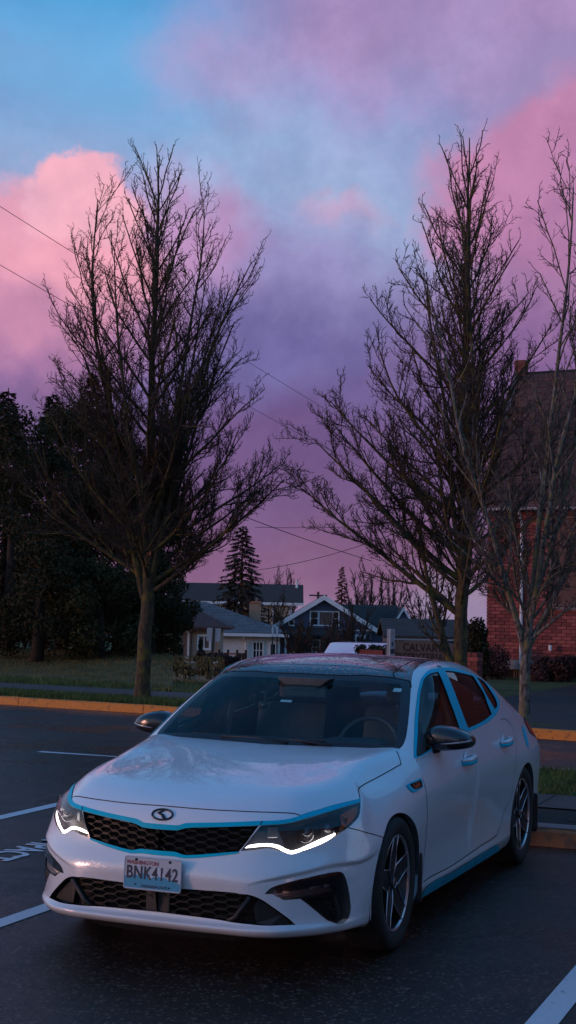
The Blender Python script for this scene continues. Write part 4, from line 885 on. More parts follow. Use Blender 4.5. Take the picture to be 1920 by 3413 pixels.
# ---- ground materials
def asphalt_fn(nt,N,L,b):
    tc=N.new('ShaderNodeTexCoord'); ob=tc.outputs['Object']
    def noise(sc,det=5,ro=.6):
        n=N.new('ShaderNodeTexNoise'); n.inputs['Scale'].default_value=sc; n.inputs['Detail'].default_value=det; n.inputs['Roughness'].default_value=ro; L.new(ob,n.inputs['Vector']); return n.outputs[0]
    big=noise(.55,6,.6); fine=noise(130,3,.7); mid=noise(9,5,.7)
    r=N.new('ShaderNodeValToRGB'); e=r.color_ramp.elements; e[0].position=.30; e[0].color=(.010,.0055,.004,1); e[1].position=.72; e[1].color=(.042,.024,.017,1)
    mx=N.new('ShaderNodeMath'); mx.operation='MULTIPLY_ADD'; mx.inputs[1].default_value=.55; L.new(fine,mx.inputs[0]); m2=N.new('ShaderNodeMath'); m2.operation='MULTIPLY'; m2.inputs[1].default_value=.45; L.new(mid,m2.inputs[0]); L.new(m2.outputs[0],mx.inputs[2])
    L.new(mx.outputs[0],r.inputs[0])
    # pale grit
    v=N.new('ShaderNodeTexVoronoi'); v.inputs['Scale'].default_value=70; L.new(ob,v.inputs['Vector']); sp=N.new('ShaderNodeSeparateColor'); L.new(v.outputs['Color'],sp.inputs[0])
    gt=N.new('ShaderNodeMath'); gt.operation='GREATER_THAN'; gt.inputs[1].default_value=.90; L.new(sp.outputs[0],gt.inputs[0])
    mc=N.new('ShaderNodeMix'); mc.data_type='RGBA'; L.new(gt.outputs[0],mc.inputs[0]); L.new(r.outputs[0],mc.inputs[6]); mc.inputs[7].default_value=(.11,.075,.06,1)
    # cracks
    vc=N.new('ShaderNodeTexVoronoi'); vc.feature='DISTANCE_TO_EDGE'; vc.inputs['Scale'].default_value=.42
    nn=N.new('ShaderNodeTexNoise'); nn.inputs['Scale'].default_value=1.6; nn.inputs['Detail'].default_value=6; L.new(ob,nn.inputs['Vector'])
    ad=N.new('ShaderNodeMix'); ad.data_type='VECTOR'; ad.inputs[0].default_value=.35; L.new(ob,ad.inputs[4]); L.new(nn.outputs['Color'],ad.inputs[5]); L.new(ad.outputs[1],vc.inputs['Vector'])
    cr=N.new('ShaderNodeMapRange'); cr.inputs[1].default_value=.0015; cr.inputs[2].default_value=.006; L.new(vc.outputs['Distance'],cr.inputs[0])
    mk=N.new('ShaderNodeMix'); mk.data_type='RGBA'; L.new(cr.outputs[0],mk.inputs[0]); mk.inputs[6].default_value=(.012,.011,.011,1); L.new(mc.outputs[2],mk.inputs[7])
    L.new(mk.outputs[2],b.inputs['Base Color'])
    # wet and drier patches
    rr_=N.new('ShaderNodeMapRange'); rr_.inputs[1].default_value=.38; rr_.inputs[2].default_value=.62; rr_.inputs[3].default_value=.20; rr_.inputs[4].default_value=.52; L.new(big,rr_.inputs[0]); L.new(rr_.outputs[0],b.inputs['Roughness'])
    b.inputs['Specular IOR Level'].default_value=.32
    bp=N.new('ShaderNodeBump'); bp.inputs['Strength'].default_value=.75; bp.inputs['Distance'].default_value=.012; L.new(mx.outputs[0],bp.inputs['Height']); L.new(bp.outputs[0],b.inputs['Normal'])
ASPH=mat('asphalt_wet',fn=asphalt_fn)
def wear_fn(col,thr,under=(.05,.045,.046)):
    def fn(nt,N,L,b):
        tc=N.new('ShaderNodeTexCoord'); n=N.new('ShaderNodeTexNoise'); n.inputs['Scale'].default_value=14; n.inputs['Detail'].default_value=8; n.inputs['Roughness'].default_value=.75; L.new(tc.outputs['Object'],n.inputs['Vector'])
        r=N.new('ShaderNodeMapRange'); r.inputs[1].default_value=thr-.05; r.inputs[2].default_value=thr+.05; L.new(n.outputs[0],r.inputs[0])
        m_=N.new('ShaderNodeMix'); m_.data_type='RGBA'; L.new(r.outputs[0],m_.inputs[0]); m_.inputs[6].default_value=(*under,1); m_.inputs[7].default_value=(*col,1); L.new(m_.outputs[2],b.inputs['Base Color'])
        bp=N.new('ShaderNodeBump'); bp.inputs['Strength'].default_value=.5; bp.inputs['Distance'].default_value=.01; L.new(n.outputs[0],bp.inputs['Height']); L.new(bp.outputs[0],b.inputs['Normal'])
    return fn
PAINTW=mat('road_paint',rough=.6,fn=wear_fn((.62,.60,.62),.36))
YEL=mat('kerb_yellow',rough=.6,fn=wear_fn((.62,.19,.014),.42,(.26,.09,.02)))
YEL2=mat('kerb_faded',rough=.7,fn=wear_fn((.42,.16,.065),.47,(.20,.11,.075)))
CONC=mat('concrete',(.30,.27,.26),.85,var=.25,vs_=5,bump=.4,bs=60)
CONCD=mat('pavement_concrete',(.080,.052,.044),.75,var=.3,vs_=3,bump=.3,bs=70)
GRASSM=mat('grass_ground',(.056,.075,.016),.95,var=.5,vs_=3.5,bump=1.,bs=70)
GRASSB=mat('grass_bank',(.105,.088,.026),.95,var=.5,vs_=2.2,bump=1.,bs=60)
BARK=mat('bark_mulch',(.035,.020,.016),.95,var=.6,vs_=30,bump=1.,bs=90)
# ---- the lot and street
tag(mesh_obj('street',[tuple(sd(-150,.16)),tuple(sd(-150,-80)),tuple(sd(150,-80)),tuple(sd(150,.16))],[(0,1,2,3)],ASPH),kind='structure')
# far side of the street: verge, pavement, lawn falling away towards the houses
def strip(name,s0,s1,prof,m,n=40,wob=0.):
    V=[];F=[];k=len(prof)
    for i in range(n+1):
        s=s0+(s1-s0)*i/n
        for d,zz in prof: 
            V.append(sd(s,d,zz+(wob*math.sin(s*1.7+d*2.1)+wob*math.sin(s*.63-d) if d>.3 else 0)))
    for i in range(n):
        for j in range(k-1): F.append((i*k+j,(i+1)*k+j,(i+1)*k+j+1,i*k+j+1))
    return tag(mesh_obj(name,V,F,m,smooth=True),kind='structure')
strip('verge',-40,30,[(.14,.12),(.5,.145),(1.2,.15)],GRASSM,wob=.008)
strip('pavement',-40,30,[(1.2,.152),(2.8,.16)],CONCD)
def edge_s(px,d): 
    lo,hi=-60.,40.
    for _ in range(40):
        m_=(lo+hi)/2; v=sd(m_,d,0)-CP; x=960+4788*v.dot(_r2)/v.dot(_f)
        lo,hi=(m_,hi) if x<px else (lo,m_)
    return (lo+hi)/2
def patch(name,left,right,prof,m,n=30,wob=.01):
    V=[];F=[];k=len(prof)
    for d,zz in prof:
        a=left(d); b_=right(d)
        for i in range(n+1):
            s=a+(b_-a)*i/n; V.append(sd(s,d,zz+wob*math.sin(s*1.7+d*2.1)))
    for j in range(k-1):
        for i in range(n): F.append((j*(n+1)+i,j*(n+1)+i+1,(j+1)*(n+1)+i+1,(j+1)*(n+1)+i))
    return tag(mesh_obj(name,V,F,m,smooth=True),kind='structure')
patch('lawn',lambda d:edge_s(575,d) if d<11 else -120.,lambda d:-1.3 if d<11 else 90.,[(2.8,.155),(5,.17),(6.6,.10),(8.2,-.12),(10.9,-.55)],GRASSM)
patch('hillside',lambda d:-140.,lambda d:110.,[(10.9,-.55),(15,-1.1),(24,-1.7),(60,-1.95),(130,-2.05),(240,-2.1)],GRASSM)
strip('church_lawn',-1.3,30,[(2.8,.155),(6,.20),(11,.28),(18,.3)],GRASSM,wob=.006)
strip('front_lawn',-40,-4.6,[(2.8,.154),(3.7,.165)],GRASSM,wob=.004)
patch('bank',lambda d:-40.,lambda d:edge_s(575,d),[(3.7,.155),(4.6,.20),(6.2,.42),(8,.55),(10.9,.52),(13,-.9)],GRASSB)
strip('driveway',1.5,8.,[(.16,.128),(.6,.162),(2.8,.172),(6,.215),(9,.262),(10.7,.287)],mat('driveway_asphalt',(.040,.027,.022),.75,var=.3,vs_=4,bump=.5,bs=90))
def kerb(name,a,b_,w_,h_,m,label,seg=2.4,top=None):
    a=Vector(a); b_=Vector(b_); t=(b_-a).normalized(); n=Vector((-t.y,t.x,0)); Ln=(b_-a).length; k=max(1,int(Ln/seg))
    root=empty(name,a,0,label,'kerb'); 
    pr=[(0,-.02),(.012,h_-.025),(.03,h_),(w_,h_),(w_,-.02)]
    for i in range(k):
        p0=a+t*(Ln*i/k+.006); p1=a+t*(Ln*(i+1)/k-.006); mb=MB(); V=[];
        nn=7
        for q in range(nn+1):
            p=p0+(p1-p0)*q/nn
            for (o,zz) in pr: V.append(p+n*(o+random.uniform(-.004,.004))+Vector((0,0,zz+(random.uniform(-.006,.004) if zz>0 else 0))))
        F=[(q*5+j,(q+1)*5+j,(q+1)*5+j+1,q*5+j+1) for q in range(nn) for j in range(4)]+[(0,1,2,3,4),tuple(nn*5+j for j in (4,3,2,1,0))]
        mb.add([v-a for v in V],F); o=mb.build('kerb_stone',m,root); 
        if top: 
            V2=[]; 
            for q in range(nn+1):
                p=p0+(p1-p0)*q/nn; V2+=[p+n*.034+Vector((0,0,h_+.004)),p+n*(w_-.004)+Vector((0,0,h_+.004))]
            MB().add([v-a for v in V2],[(2*q,2*q+2,2*q+3,2*q+1) for q in range(nn)]).build('kerb_top',top,root)
    return root
kerb('painted_kerb',sd(-30,0),sd(4.9,0),.15,.13,YEL,'yellow painted kerb along the far side of the street')
kerb('plain_kerb',sd(4.93,0),sd(28,0),.15,.13,mat('kerb_dark',(.07,.055,.05),.85,var=.3,vs_=6,bump=.4,bs=60),'bare dark kerb across the street past the end of the yellow paint')
# planted island behind the parking bay
X0,X1=-.35,14.
kerb('parking_kerb',(X0,3.55,0),(X1,3.70,0),.26,.13,YEL2,'low faded kerb at the head of the parking bay behind the white car',2.2,top=mat('kerb_pale_top',(.30,.17,.15),.8,var=.2,vs_=6,bump=.3,bs=50))
kerb('street_kerb',(X0,7.62,0),(X1,7.62,0),.15,.125,CONC,'plain kerb on the near side of the street behind the car',2.4)
def sheet(name,pts,m): return tag(mesh_obj(name,pts,[tuple(range(len(pts)))],m),kind='structure')
sheet('planting_bed',[(X0,3.79,.112),(X1,3.94,.112),(X1,4.72,.118),(X0,4.72,.118)],BARK)
sheet('island_pavement',[(X0,4.72,.13),(X1,4.72,.13),(X1,5.56,.13),(X0,5.56,.13)],CONCD)
for i in range(9): MB().box((X0+.9+1.5*i,5.14,.1305),(.012,.84,.004)).build('pavement_joint',SEAM,bpy.data.objects['island_pavement'])
sheet('island_grass',[(X0,5.56,.125),(X1,5.56,.125),(X1,7.63,.115),(X0,7.63,.115)],GRASSM)
# painted markings, each on its own sheet above the asphalt
def marking(name,pts,label,cat='road marking',group=None):
    c=sum((Vector((p[0],p[1],0)) for p in pts),Vector((0,0,0)))/len(pts)
    return tag(mesh_obj(name,[(p[0]-c.x,p[1]-c.y,0) for p in pts],[tuple(range(len(pts)))],PAINTW,loc=(c.x,c.y,.004)),label,cat,group)
def bar(x,y0,y1,w_,sk=0.): return [(x-w_/2+sk,y0),(x+w_/2+sk,y0),(x+w_/2,y1),(x-w_/2,y1)]
marking('stall_line',bar(-1.20,-4.2,3.2,.115),'white stall line running out from under the left side of the car')
marking('stall_line',bar(-3.32,-3.0,4.2,.12),'white stall line beyond the painted word, farther left')
marking('stall_line',bar(1.85,-5.,2.9,.13),'white stall line in the bottom right corner of the lot')
marking('lane_dash',[(-5.78,7.20),(-4.7,7.24),(-4.7,7.30),(-5.78,7.32)],'short white dash on the street to the left of the car')
cw=text_obj('painted_word','COMPACT',.36,PAINTW,None,None,.0005,sx=.75,bold=.008); cw.location=(-2.335,1.80,.005); cw.rotation_euler=(0,0,-PI/2); tag(cw,'word COMPACT painted in white on the asphalt left of the car','road marking')
# ---- grass blades, litter
def blades(name,n,fn,h0,h1,m,label):
    P=np.array([fn() for _ in range(n)]); a=rng.uniform(0,2*PI,n); h=rng.uniform(h0,h1,n); w_=rng.uniform(.004,.009,n)
    dx=np.stack([np.cos(a)*w_,np.sin(a)*w_,np.zeros(n)],1); ln=rng.normal(0,.35,(n,2))*h[:,None]
    tip=P+np.concatenate([ln,h[:,None]],1)
    V=np.stack([P-dx,P+dx,tip],1).reshape(-1,3); F=np.arange(3*n).reshape(-1,3)
    return tag(np_mesh(name,V,F,m),label,'grass',kind='stuff')
GB1=mat('grass_blade',(.075,.105,.020),.8,var=.5,vs_=2.); GB2=mat('grass_blade_dry',(.14,.11,.032),.85,var=.4,vs_=2.)
blades('grass',26000,lambda:(random.uniform(-.35,5.5),random.uniform(5.58,7.6),.115),.03,.075,GB1,'short damp grass on the strip behind the car')
def vg():
    s=random.uniform(-9,9); d=random.choice((random.uniform(.15,1.22),random.uniform(2.8,6.2)))
    if 1.4<s<8.1: d=random.uniform(2.8,6.)*0+random.uniform(.15,1.2); s=random.uniform(-9,1.4)
    zz=.13 if d<2 else .15
    if d>4.4 and s<edge_s(575,d): d=random.uniform(2.8,4.4)
    if d>6: zz=.12
    return tuple(sd(s,d,zz))
blades('grass',42000,vg,.04,.10,GB1,'rough grass verge and lawn across the street')
def bk():
    d=random.uniform(4.6,8.6); s=edge_s(575,d)+1.3-random.uniform(0,11); return tuple(sd(s,d,np.interp(d,[4.6,6.2,8,9],[.19,.42,.55,.55])))
blades('grass',15000,bk,.03,.075,GB2,'dry brown grass on the bank below the dark evergreens')
LEAF=mat('dead_leaf',(.07,.032,.02),.8,var=.4,vs_=30)
for i,(x,y) in enumerate(((1.42,2.62),(1.62,3.05),(-2.9,-.2),(.95,4.15),(1.9,2.2))):
    a=random.uniform(0,6); l=random.uniform(.035,.06); V=[]; 
    for t,wd,hh in((-1,0,.006),(-.4,.45,.012),(.3,.5,.01),(1,0,.016)):
        for sg in((-1,1) if wd else (0,)): V.append((l*t*math.cos(a)-l*wd*sg*math.sin(a),l*t*math.sin(a)+l*wd*sg*math.cos(a),hh*.6+(.006 if sg else .002)))
    zz=.004 if y<3.5 else .118
    tag(mesh_obj('dead_leaf',V,[(0,1,2),(1,3,4,2),(3,5,4)],LEAF,loc=(x,y,zz)),('brown leaf lying flat on the asphalt right of the rear wheel','brown leaf on the asphalt close to the faded parking kerb','small brown leaf on the asphalt beside the left stall line','brown leaf lying in the bark bed','brown leaf on the asphalt between the car and the right stall line')[i],'leaf')
# ---- bare trees -------------------------------------------------------------------------------------
def unit(a): return a/(np.linalg.norm(a,axis=-1,keepdims=True)+1e-9)
def grow(p,d,ln,K,wob,trop,g):
    M=len(p); out=np.empty((M,K,3)); out[:,0]=p; d=unit(d.copy()); st=(ln/(K-1))[:,None]
    for k in range(1,K):
        d=unit(d+g.normal(0,wob,(M,3))+np.array([0,0,1])*trop); out[:,k]=out[:,k-1]+d*st
    return out
def kids(L,r0,r1,ln,cnt,t0,t1,ang,fl,fr,g,upb=0.):
    M,K,_=L.shape; idx=np.repeat(np.arange(M),cnt); t=np.concatenate([np.linspace(t0,t1,c)+g.uniform(-.04,.04,c) for c in cnt]) if len(cnt) else np.zeros(0)
    t=np.clip(t,0,.985); f=t*(K-1); i=np.minimum(f.astype(int),K-2); fr_=(f-i)[:,None]
    P=L[idx,i]*(1-fr_)+L[idx,i+1]*fr_; D=unit(L[idx,i+1]-L[idx,i])
    rnd=unit(np.cross(D,unit(g.normal(0,1,D.shape)))); a=g.normal(ang,.16,len(t))[:,None]
    d=unit(D*np.cos(a)+rnd*np.sin(a)+np.array([0,0,upb]))
    rp=(r0[idx]+(r1[idx]-r0[idx])*t); l=ln[idx]*fl*(1.05-.55*t)*g.uniform(.6,1.25,len(t))
    return P,d,l,rp*fr
def tubes(L,r0,r1,n):
    M,K,_=L.shape; T=np.empty_like(L); T[:,1:-1]=L[:,2:]-L[:,:-2]; T[:,0]=L[:,1]-L[:,0]; T[:,-1]=L[:,-1]-L[:,-2]; T=unit(T)
    ref=np.where(np.abs(T[...,2:3])<.8,np.array([0,0,1.]),np.array([1.,0,0])); A=unit(np.cross(ref,T)); B=np.cross(T,A)
    rad=(r0[:,None]+(r1-r0)[:,None]*np.linspace(0,1,K)[None])[...,None,None]
    an=np.arange(n)*2*PI/n; V=L[:,:,None]+rad*(A[:,:,None]*np.cos(an)[None,None,:,None]+B[:,:,None]*np.sin(an)[None,None,:,None])
    base=(np.arange(M)*K*n)[:,None,None]; i=np.arange(K-1)[None,:,None]*n; j=np.arange(n)[None,None,:]; jn=(j+1)%n
    F=np.stack([base+i+j,base+i+jn,base+i+n+jn,base+i+n+j],-1).reshape(-1,4)
    return V.reshape(-1,3),F
def join(parts):
    V=[];F=[];n=0
    for v,f in parts: V.append(v);F.append(f+n);n+=len(v)
    return np.concatenate(V),np.concatenate(F)
def bark_fn(c0,c1,c2,sc=9):
    def fn(nt,N,L,b):
        tc=N.new('ShaderNodeTexCoord'); mp=N.new('ShaderNodeMapping'); mp.inputs['Scale'].default_value=(1,1,.35); L.new(tc.outputs['Object'],mp.inputs[0])
        n=N.new('ShaderNodeTexNoise'); n.inputs['Scale'].default_value=sc*3; n.inputs['Detail'].default_value=6; n.inputs['Roughness'].default_value=.7; L.new(mp.outputs[0],n.inputs['Vector'])
        n2=N.new('ShaderNodeTexNoise'); n2.inputs['Scale'].default_value=sc*.8; n2.inputs['Detail'].default_value=5; L.new(tc.outputs['Object'],n2.inputs['Vector'])
        r=N.new('ShaderNodeValToRGB'); r.color_ramp.elements[0].position=.4; r.color_ramp.elements[1].position=.62; r.color_ramp.elements[0].color=(*c0,1); r.color_ramp.elements[1].color=(*c1,1); L.new(n.outputs[0],r.inputs[0])
        rg=N.new('ShaderNodeMapRange'); rg.inputs[1].default_value=.48; rg.inputs[2].default_value=.62; L.new(n2.outputs[0],rg.inputs[0])
        m_=N.new('ShaderNodeMix'); m_.data_type='RGBA'; L.new(rg.outputs[0],m_.inputs[0]); L.new(r.outputs[0],m_.inputs[6]); m_.inputs[7].default_value=(*c2,1); L.new(m_.outputs[2],b.inputs['Base Color'])
        bp=N.new('ShaderNodeBump'); bp.inputs['Strength'].default_value=.9; bp.inputs['Distance'].default_value=.02; L.new(n.outputs[0],bp.inputs['Height']); L.new(bp.outputs[0],b.inputs['Normal'])
    return fn
BK1=mat('bark_mossy',rough=.95,fn=bark_fn((.030,.020,.012),(.095,.066,.036),(.115,.088,.018)))
BK2=mat('bark_lichen',rough=.95,fn=bark_fn((.03,.022,.018),(.26,.22,.19),(.17,.14,.06),12))
TWG=mat('twig_dark',(.050,.029,.020),.9,var=.4,vs_=4)
TWP=mat('twig_pale',(.075,.058,.05),.9,var=.5,vs_=4)
def bare_tree(name,loc,label,seed,trunk,leaders,limbs,dens=1.,bark=None,twig=None,tw=.0045,group=None,sc=1.,light=False):
    g=np.random.default_rng(seed); root=empty(name,loc,0,label,'tree',group)
    tp=np.array(trunk[0],float)*sc; tr=np.array(trunk[1],float)*sc          # trunk polyline, radii
    t_=np.linspace(0,len(tp)-1,(len(tp)-1)*4+1); tl=crom(tp,t_); rl=np.interp(t_,np.arange(len(tr)),tr); tl[1:-1]+=g.normal(0,.006*sc,tl[1:-1].shape)
    b=MB(); b.tube([tuple(p) for p in tl],list(rl),12); b.build('trunk',bark,root,smooth=True)
    def mk(spec):
        p=[];d=[];l=[];r=[]
        for h,az,tilt,ln,rr_ in spec:
            k=np.interp(h*sc,tl[:,2],np.arange(len(tl))); i=int(min(k,len(tl)-2)); q=tl[i]+(tl[i+1]-tl[i])*(k-i)
            p.append(q); a=R(az);ti=R(tilt); d.append((math.sin(ti)*math.cos(a),math.sin(ti)*math.sin(a),math.cos(ti))); l.append(ln*sc); r.append(rr_*sc)
        return np.array(p),np.array(d),np.array(l),np.array(r)
    big=[];sm=[]
    def sub(L,r0,r1,ln,c1,c2,c3,ang1,fl1,trop):
        # three orders of branching below a limb
        cnt=np.maximum(2,(c1*dens*ln/ln.max()).astype(int)); P,d,l,r=kids(L,r0,r1,ln,cnt,.16,.98,ang1,fl1,.55,g,.10)
        L1=grow(P,d,l,7,.12,trop,g); r1b=np.full(len(r),tw*1.5); big.append(tubes(L1,r,np.minimum(r,r1b),5))
        cnt=np.maximum(2,(c2*dens*np.clip(l/l.mean(),.4,1.8)).astype(int)); P,d,l2,r2=kids(L1,r,r1b,l,cnt,.12,.98,.75,.42,.6,g,.12)
        L2=grow(P,d,l2,6,.14,.12,g); r2=np.maximum(r2,tw*1.2); sm.append(tubes(L2,r2,np.full(len(r2),tw),3))
        if c3:
            cnt=np.maximum(1,(c3*np.clip(l2/l2.mean(),.3,1.7)).astype(int)); P,d,l3,r3=kids(L2,r2,np.full(len(r2),tw),l2,cnt,.15,.98,.85,.42,.7,g,.15)
            l3=np.maximum(l3*1.15,.09*sc); L3=grow(P,d,l3,4,.20,.13,g); sm.append(tubes(L3,np.full(len(l3),tw),np.full(len(l3),tw*.45),3))
            if not light:    # short knuckled spurs
                P,d,l4,r4=kids(L3,np.full(len(l3),tw),np.full(len(l3),tw),l3,np.full(len(l3),1),.35,.95,.9,.42,.7,g,.1)
                l4=np.clip(l4,.035*sc,.12*sc); sm.append(tubes(grow(P,d,l4,2,.3,.1,g),np.full(len(l4),tw*.95),np.full(len(l4),tw*.8),3))
    if leaders:
        p,d,l,r=mk(leaders); L0=grow(p,d,l,12,.045,.035,g); r1=np.full(len(r),tw*2); big.append(tubes(L0,r,r1,8)); sub(L0,r,r1,l,30,8.5,5.2,.58,.27,.09)
    if limbs:
        p,d,l,r=mk(limbs); L0=grow(p,d,l,10,.06,.045,g); r1=np.full(len(r),tw*2); big.append(tubes(L0,r,r1,7)); sub(L0,r,r1,l,18,8.,5.2,.66,.37,.085)
    V,F=join(big); cr=np_mesh('limbs',V,F,bark,root,True); V,F=join(sm); np_mesh('crown',V,F,twig,root,True)
    return root
def base_at(px,d,zz):
    # walk along the street frame until the wanted azimuth is met
    lo,hi=-40.,40.
    for _ in range(50):
        m_=(lo+hi)/2; v=sd(m_,d,zz)-CP; x=960+4788*v.dot(_r2)/v.dot(_f)
        if x<px: lo=m_
        else: hi=m_
    return sd((lo+hi)/2,d,zz)
gl=np.random.default_rng(3)
def ring(n,h0,h1,t0,t1,l0,l1,r0,r1,az0=0):
    return [(h0+(h1-h0)*i/max(1,n-1),az0+i*137.5+gl.uniform(-20,20),gl.uniform(t0,t1),gl.uniform(l0,l1),gl.uniform(r0,r1)) for i in range(n)]
def crown(n,zs,ze,t0,t1,l0,l1,r0,r1,az0=0,ex=1.):
    o=[]
    for i in range(n):
        t=i/(n-1); o.append((zs+(ze-zs)*t,az0+i*137.5+gl.uniform(-18,18),t0+(t1-t0)*t+gl.uniform(-6,6),(l0+(l1-l0)*t**ex)*gl.uniform(.82,1.1),r0+(r1-r0)*t))
    return o
pL=base_at(474,1.0,.14)
bare_tree('bare_tree',tuple(pL),'tall bare street tree with a mossy trunk standing left of the car across the street',11,
  ([(0,0,-.05),(.0,0,.25),(.02,0,.9),(.04,.02,1.55),(.02,.03,2.6),(.05,.0,4.0),(.0,.03,5.6),(.06,.0,7.2),(.04,.02,8.5),(.05,.0,9.2)],[.165,.125,.112,.11,.085,.068,.052,.036,.02,.008]),
  [(1.45,202,14,4.2,.06),(1.7,22,13,5.9,.06),(1.6,110,11,5.8,.055),(2.1,195,10,6.3,.06),(2.4,345,10,5.8,.055),(2.2,260,11,5.2,.05),(1.9,60,13,5.2,.05),(2.0,25,19,4.6,.045),(2.2,205,19,4.6,.045)],
  crown(54,1.75,8.6,64,24,2.75,.9,.040,.012,20,1.45)+[(1.9,22,60,2.9,.045),(2.4,35,56,2.8,.04),(2.0,200,62,2.9,.045),(2.6,215,56,2.7,.04)],.86,BK1,TWG,.0040)
pR=base_at(1535,1.0,.14)
bare_tree('bare_tree',tuple(pR),'tall bare street tree with forked mossy stems between the church sign and the brick church',23,
  ([(0,0,-.05),(.0,0,.3),(-.01,0,1.0),(.0,0,2.0),(.03,.0,3.4),(.0,.02,5.0),(.04,.0,6.6),(.02,.02,7.9),(.03,0,8.7)],[.14,.11,.10,.095,.078,.058,.038,.02,.008]),
  [(.45,200,21,2.6,.075),(.9,25,6,5.2,.06),(1.4,290,6,5.6,.05),(2.0,190,8,5.2,.05),(2.6,60,6,5.0,.05),(2.2,215,11,4.4,.045)],
  crown(50,1.5,8.1,64,24,2.5,.85,.040,.012,150,1.45)+[(1.5,200,60,3.0,.052),(2.0,212,64,3.1,.05),(2.4,190,57,2.9,.045),(2.9,205,58,2.7,.04),(3.4,198,50,2.5,.036)],.84,BK1,TWG,.0038)
v3=on_z(1747,2560,.12)
bare_tree('bare_tree',(v3.x,v3.y,.115),'young bare tree with pale lichen-covered bark on the grass strip behind the car',31,
  ([(0,0,-.05),(0,0,.25),(.0,.0,.7),(.01,0,1.15),(.04,.02,1.5),(.05,.02,1.75)],[.085,.064,.058,.055,.038,.028]),
  [(1.12,203,13,4.0,.034),(1.2,24,26,3.2,.034),(1.4,40,7,4.8,.036),(1.45,330,11,4.4,.032),(1.62,22,13,4.3,.03)],
  crown(8,1.3,1.74,55,42,1.3,1.5,.018,.014),.62,BK2,TWP,.0038)
# cut limb scars on the left tree
for i,(dx,zz) in enumerate(((.02,2.75),(.13,2.42),(-.16,2.45))):
    b=MB(); b.lathe([(0,.012),(.035,.01),(.042,-.02)],12,'y' if 0 else 'z'); q=Matrix.Rotation(PI/2,3,'X'); b.v=[tuple(q@Vector(v)+Vector((dx,-.125,zz))) for v in b.v]
    b.build('pruning_scar',mat('cut_wood',(.30,.10,.05),.8,var=.3,vs_=30),bpy.data.objects['bare_tree'])
# ---- evergreens ----------------------------------------------------------------------------------------
def leaf_cloud(name,clumps,n,size,m,parent,seed,flat=.5):
    g=np.random.default_rng(seed); cl=np.array(clumps); vol=cl[:,3]*cl[:,4]*cl[:,5]; k=g.choice(len(cl),n,p=vol/vol.sum())
    u=unit(g.normal(0,1,(n,3)))*(g.uniform(.35,1.,n)**.6)[:,None]; P=cl[k,:3]+u*cl[k,3:6]
    nr=unit(u+g.normal(0,.7,(n,3))); a=unit(np.cross(nr,unit(g.normal(0,1,(n,3))))); b_=np.cross(nr,a); s=size*g.uniform(.6,1.35,n)[:,None]
    V=np.stack([P-a*s,P-b_*s*flat,P+a*s,P+b_*s*flat],1).reshape(-1,3); F=np.arange(4*n).reshape(-1,4)
    return np_mesh(name,V,F,m,parent)
EV1=mat('holly_leaf',(.036,.030,.013),.8,spec=.15,var=.6,vs_=1.3); EV2=mat('laurel_leaf',(.046,.040,.015),.8,spec=.15,var=.55,vs_=1.6)
BKD=mat('bark_dark',(.03,.02,.015),.95,var=.4,vs_=8,bump=.6,bs=40)
def evergreen(loc,h,rad,label,seed,n,m=EV1,size=.075,low=.25):
    g=np.random.default_rng(seed); root=empty('evergreen_tree',loc,0,label,'tree','dark evergreen trees across the street')
    b=MB(); b.tube([(0,0,-.1),(.03,0,h*.3),(0,.03,h*.6),(.02,0,h*.85)],[.16,.13,.08,.03],8); b.build('trunk',BKD,root,smooth=True)
    cl=[]
    for i in range(46):
        z_=low+(h-low)*g.uniform(0,1)**.85; w_=rad*min(1,1.25*(1-(z_/h)**2.6)+.12); a=g.uniform(0,2*PI); q=w_*g.uniform(.35,1.)
        cl.append((q*math.cos(a),q*math.sin(a),z_,rad*g.uniform(.24,.42),rad*g.uniform(.24,.42),rad*g.uniform(.2,.36)))
    leaf_cloud('crown',cl,n,size,m,root,seed)
    return root
def at_ground(px,dep,zz):
    v=at(px,2010,dep); return (v.x,v.y,zz)
EVS=[(30,34,5.6,1.7,'broad dark evergreen at the left edge of the photo'),(215,35.5,5.9,1.8,'dark evergreen with a rounded top, second from the left edge'),(395,35,4.9,1.5,'dark evergreen right behind the bare tree on the left'),(525,37,4.3,1.25,'dark holly tree at the right end of the evergreen row beside the tan house'),(130,31.5,2.3,1.3,'low dark evergreen shrub in front of the row, on the left'),(330,32,2.0,1.2,'low dark evergreen shrub left of the bare tree trunk'),(500,33.5,2.1,.9,'low dark evergreen shrub right of the bare tree trunk')]
for i,(px,dep,h,rad,lb) in enumerate(EVS):
    evergreen(at_ground(px,dep,.5),h,rad,lb,50+i,24000 if h>3 else 11000,(EV1,EV2)[i%2],.045,.1)
NEED=mat('needles',(.055,.034,.018),.7,var=.5,vs_=1.); NEEDR=mat('needles_red_lit',(.15,.042,.02),.75,var=.5,vs_=1.2)  # the second needle colour has red low sunlight mixed into it
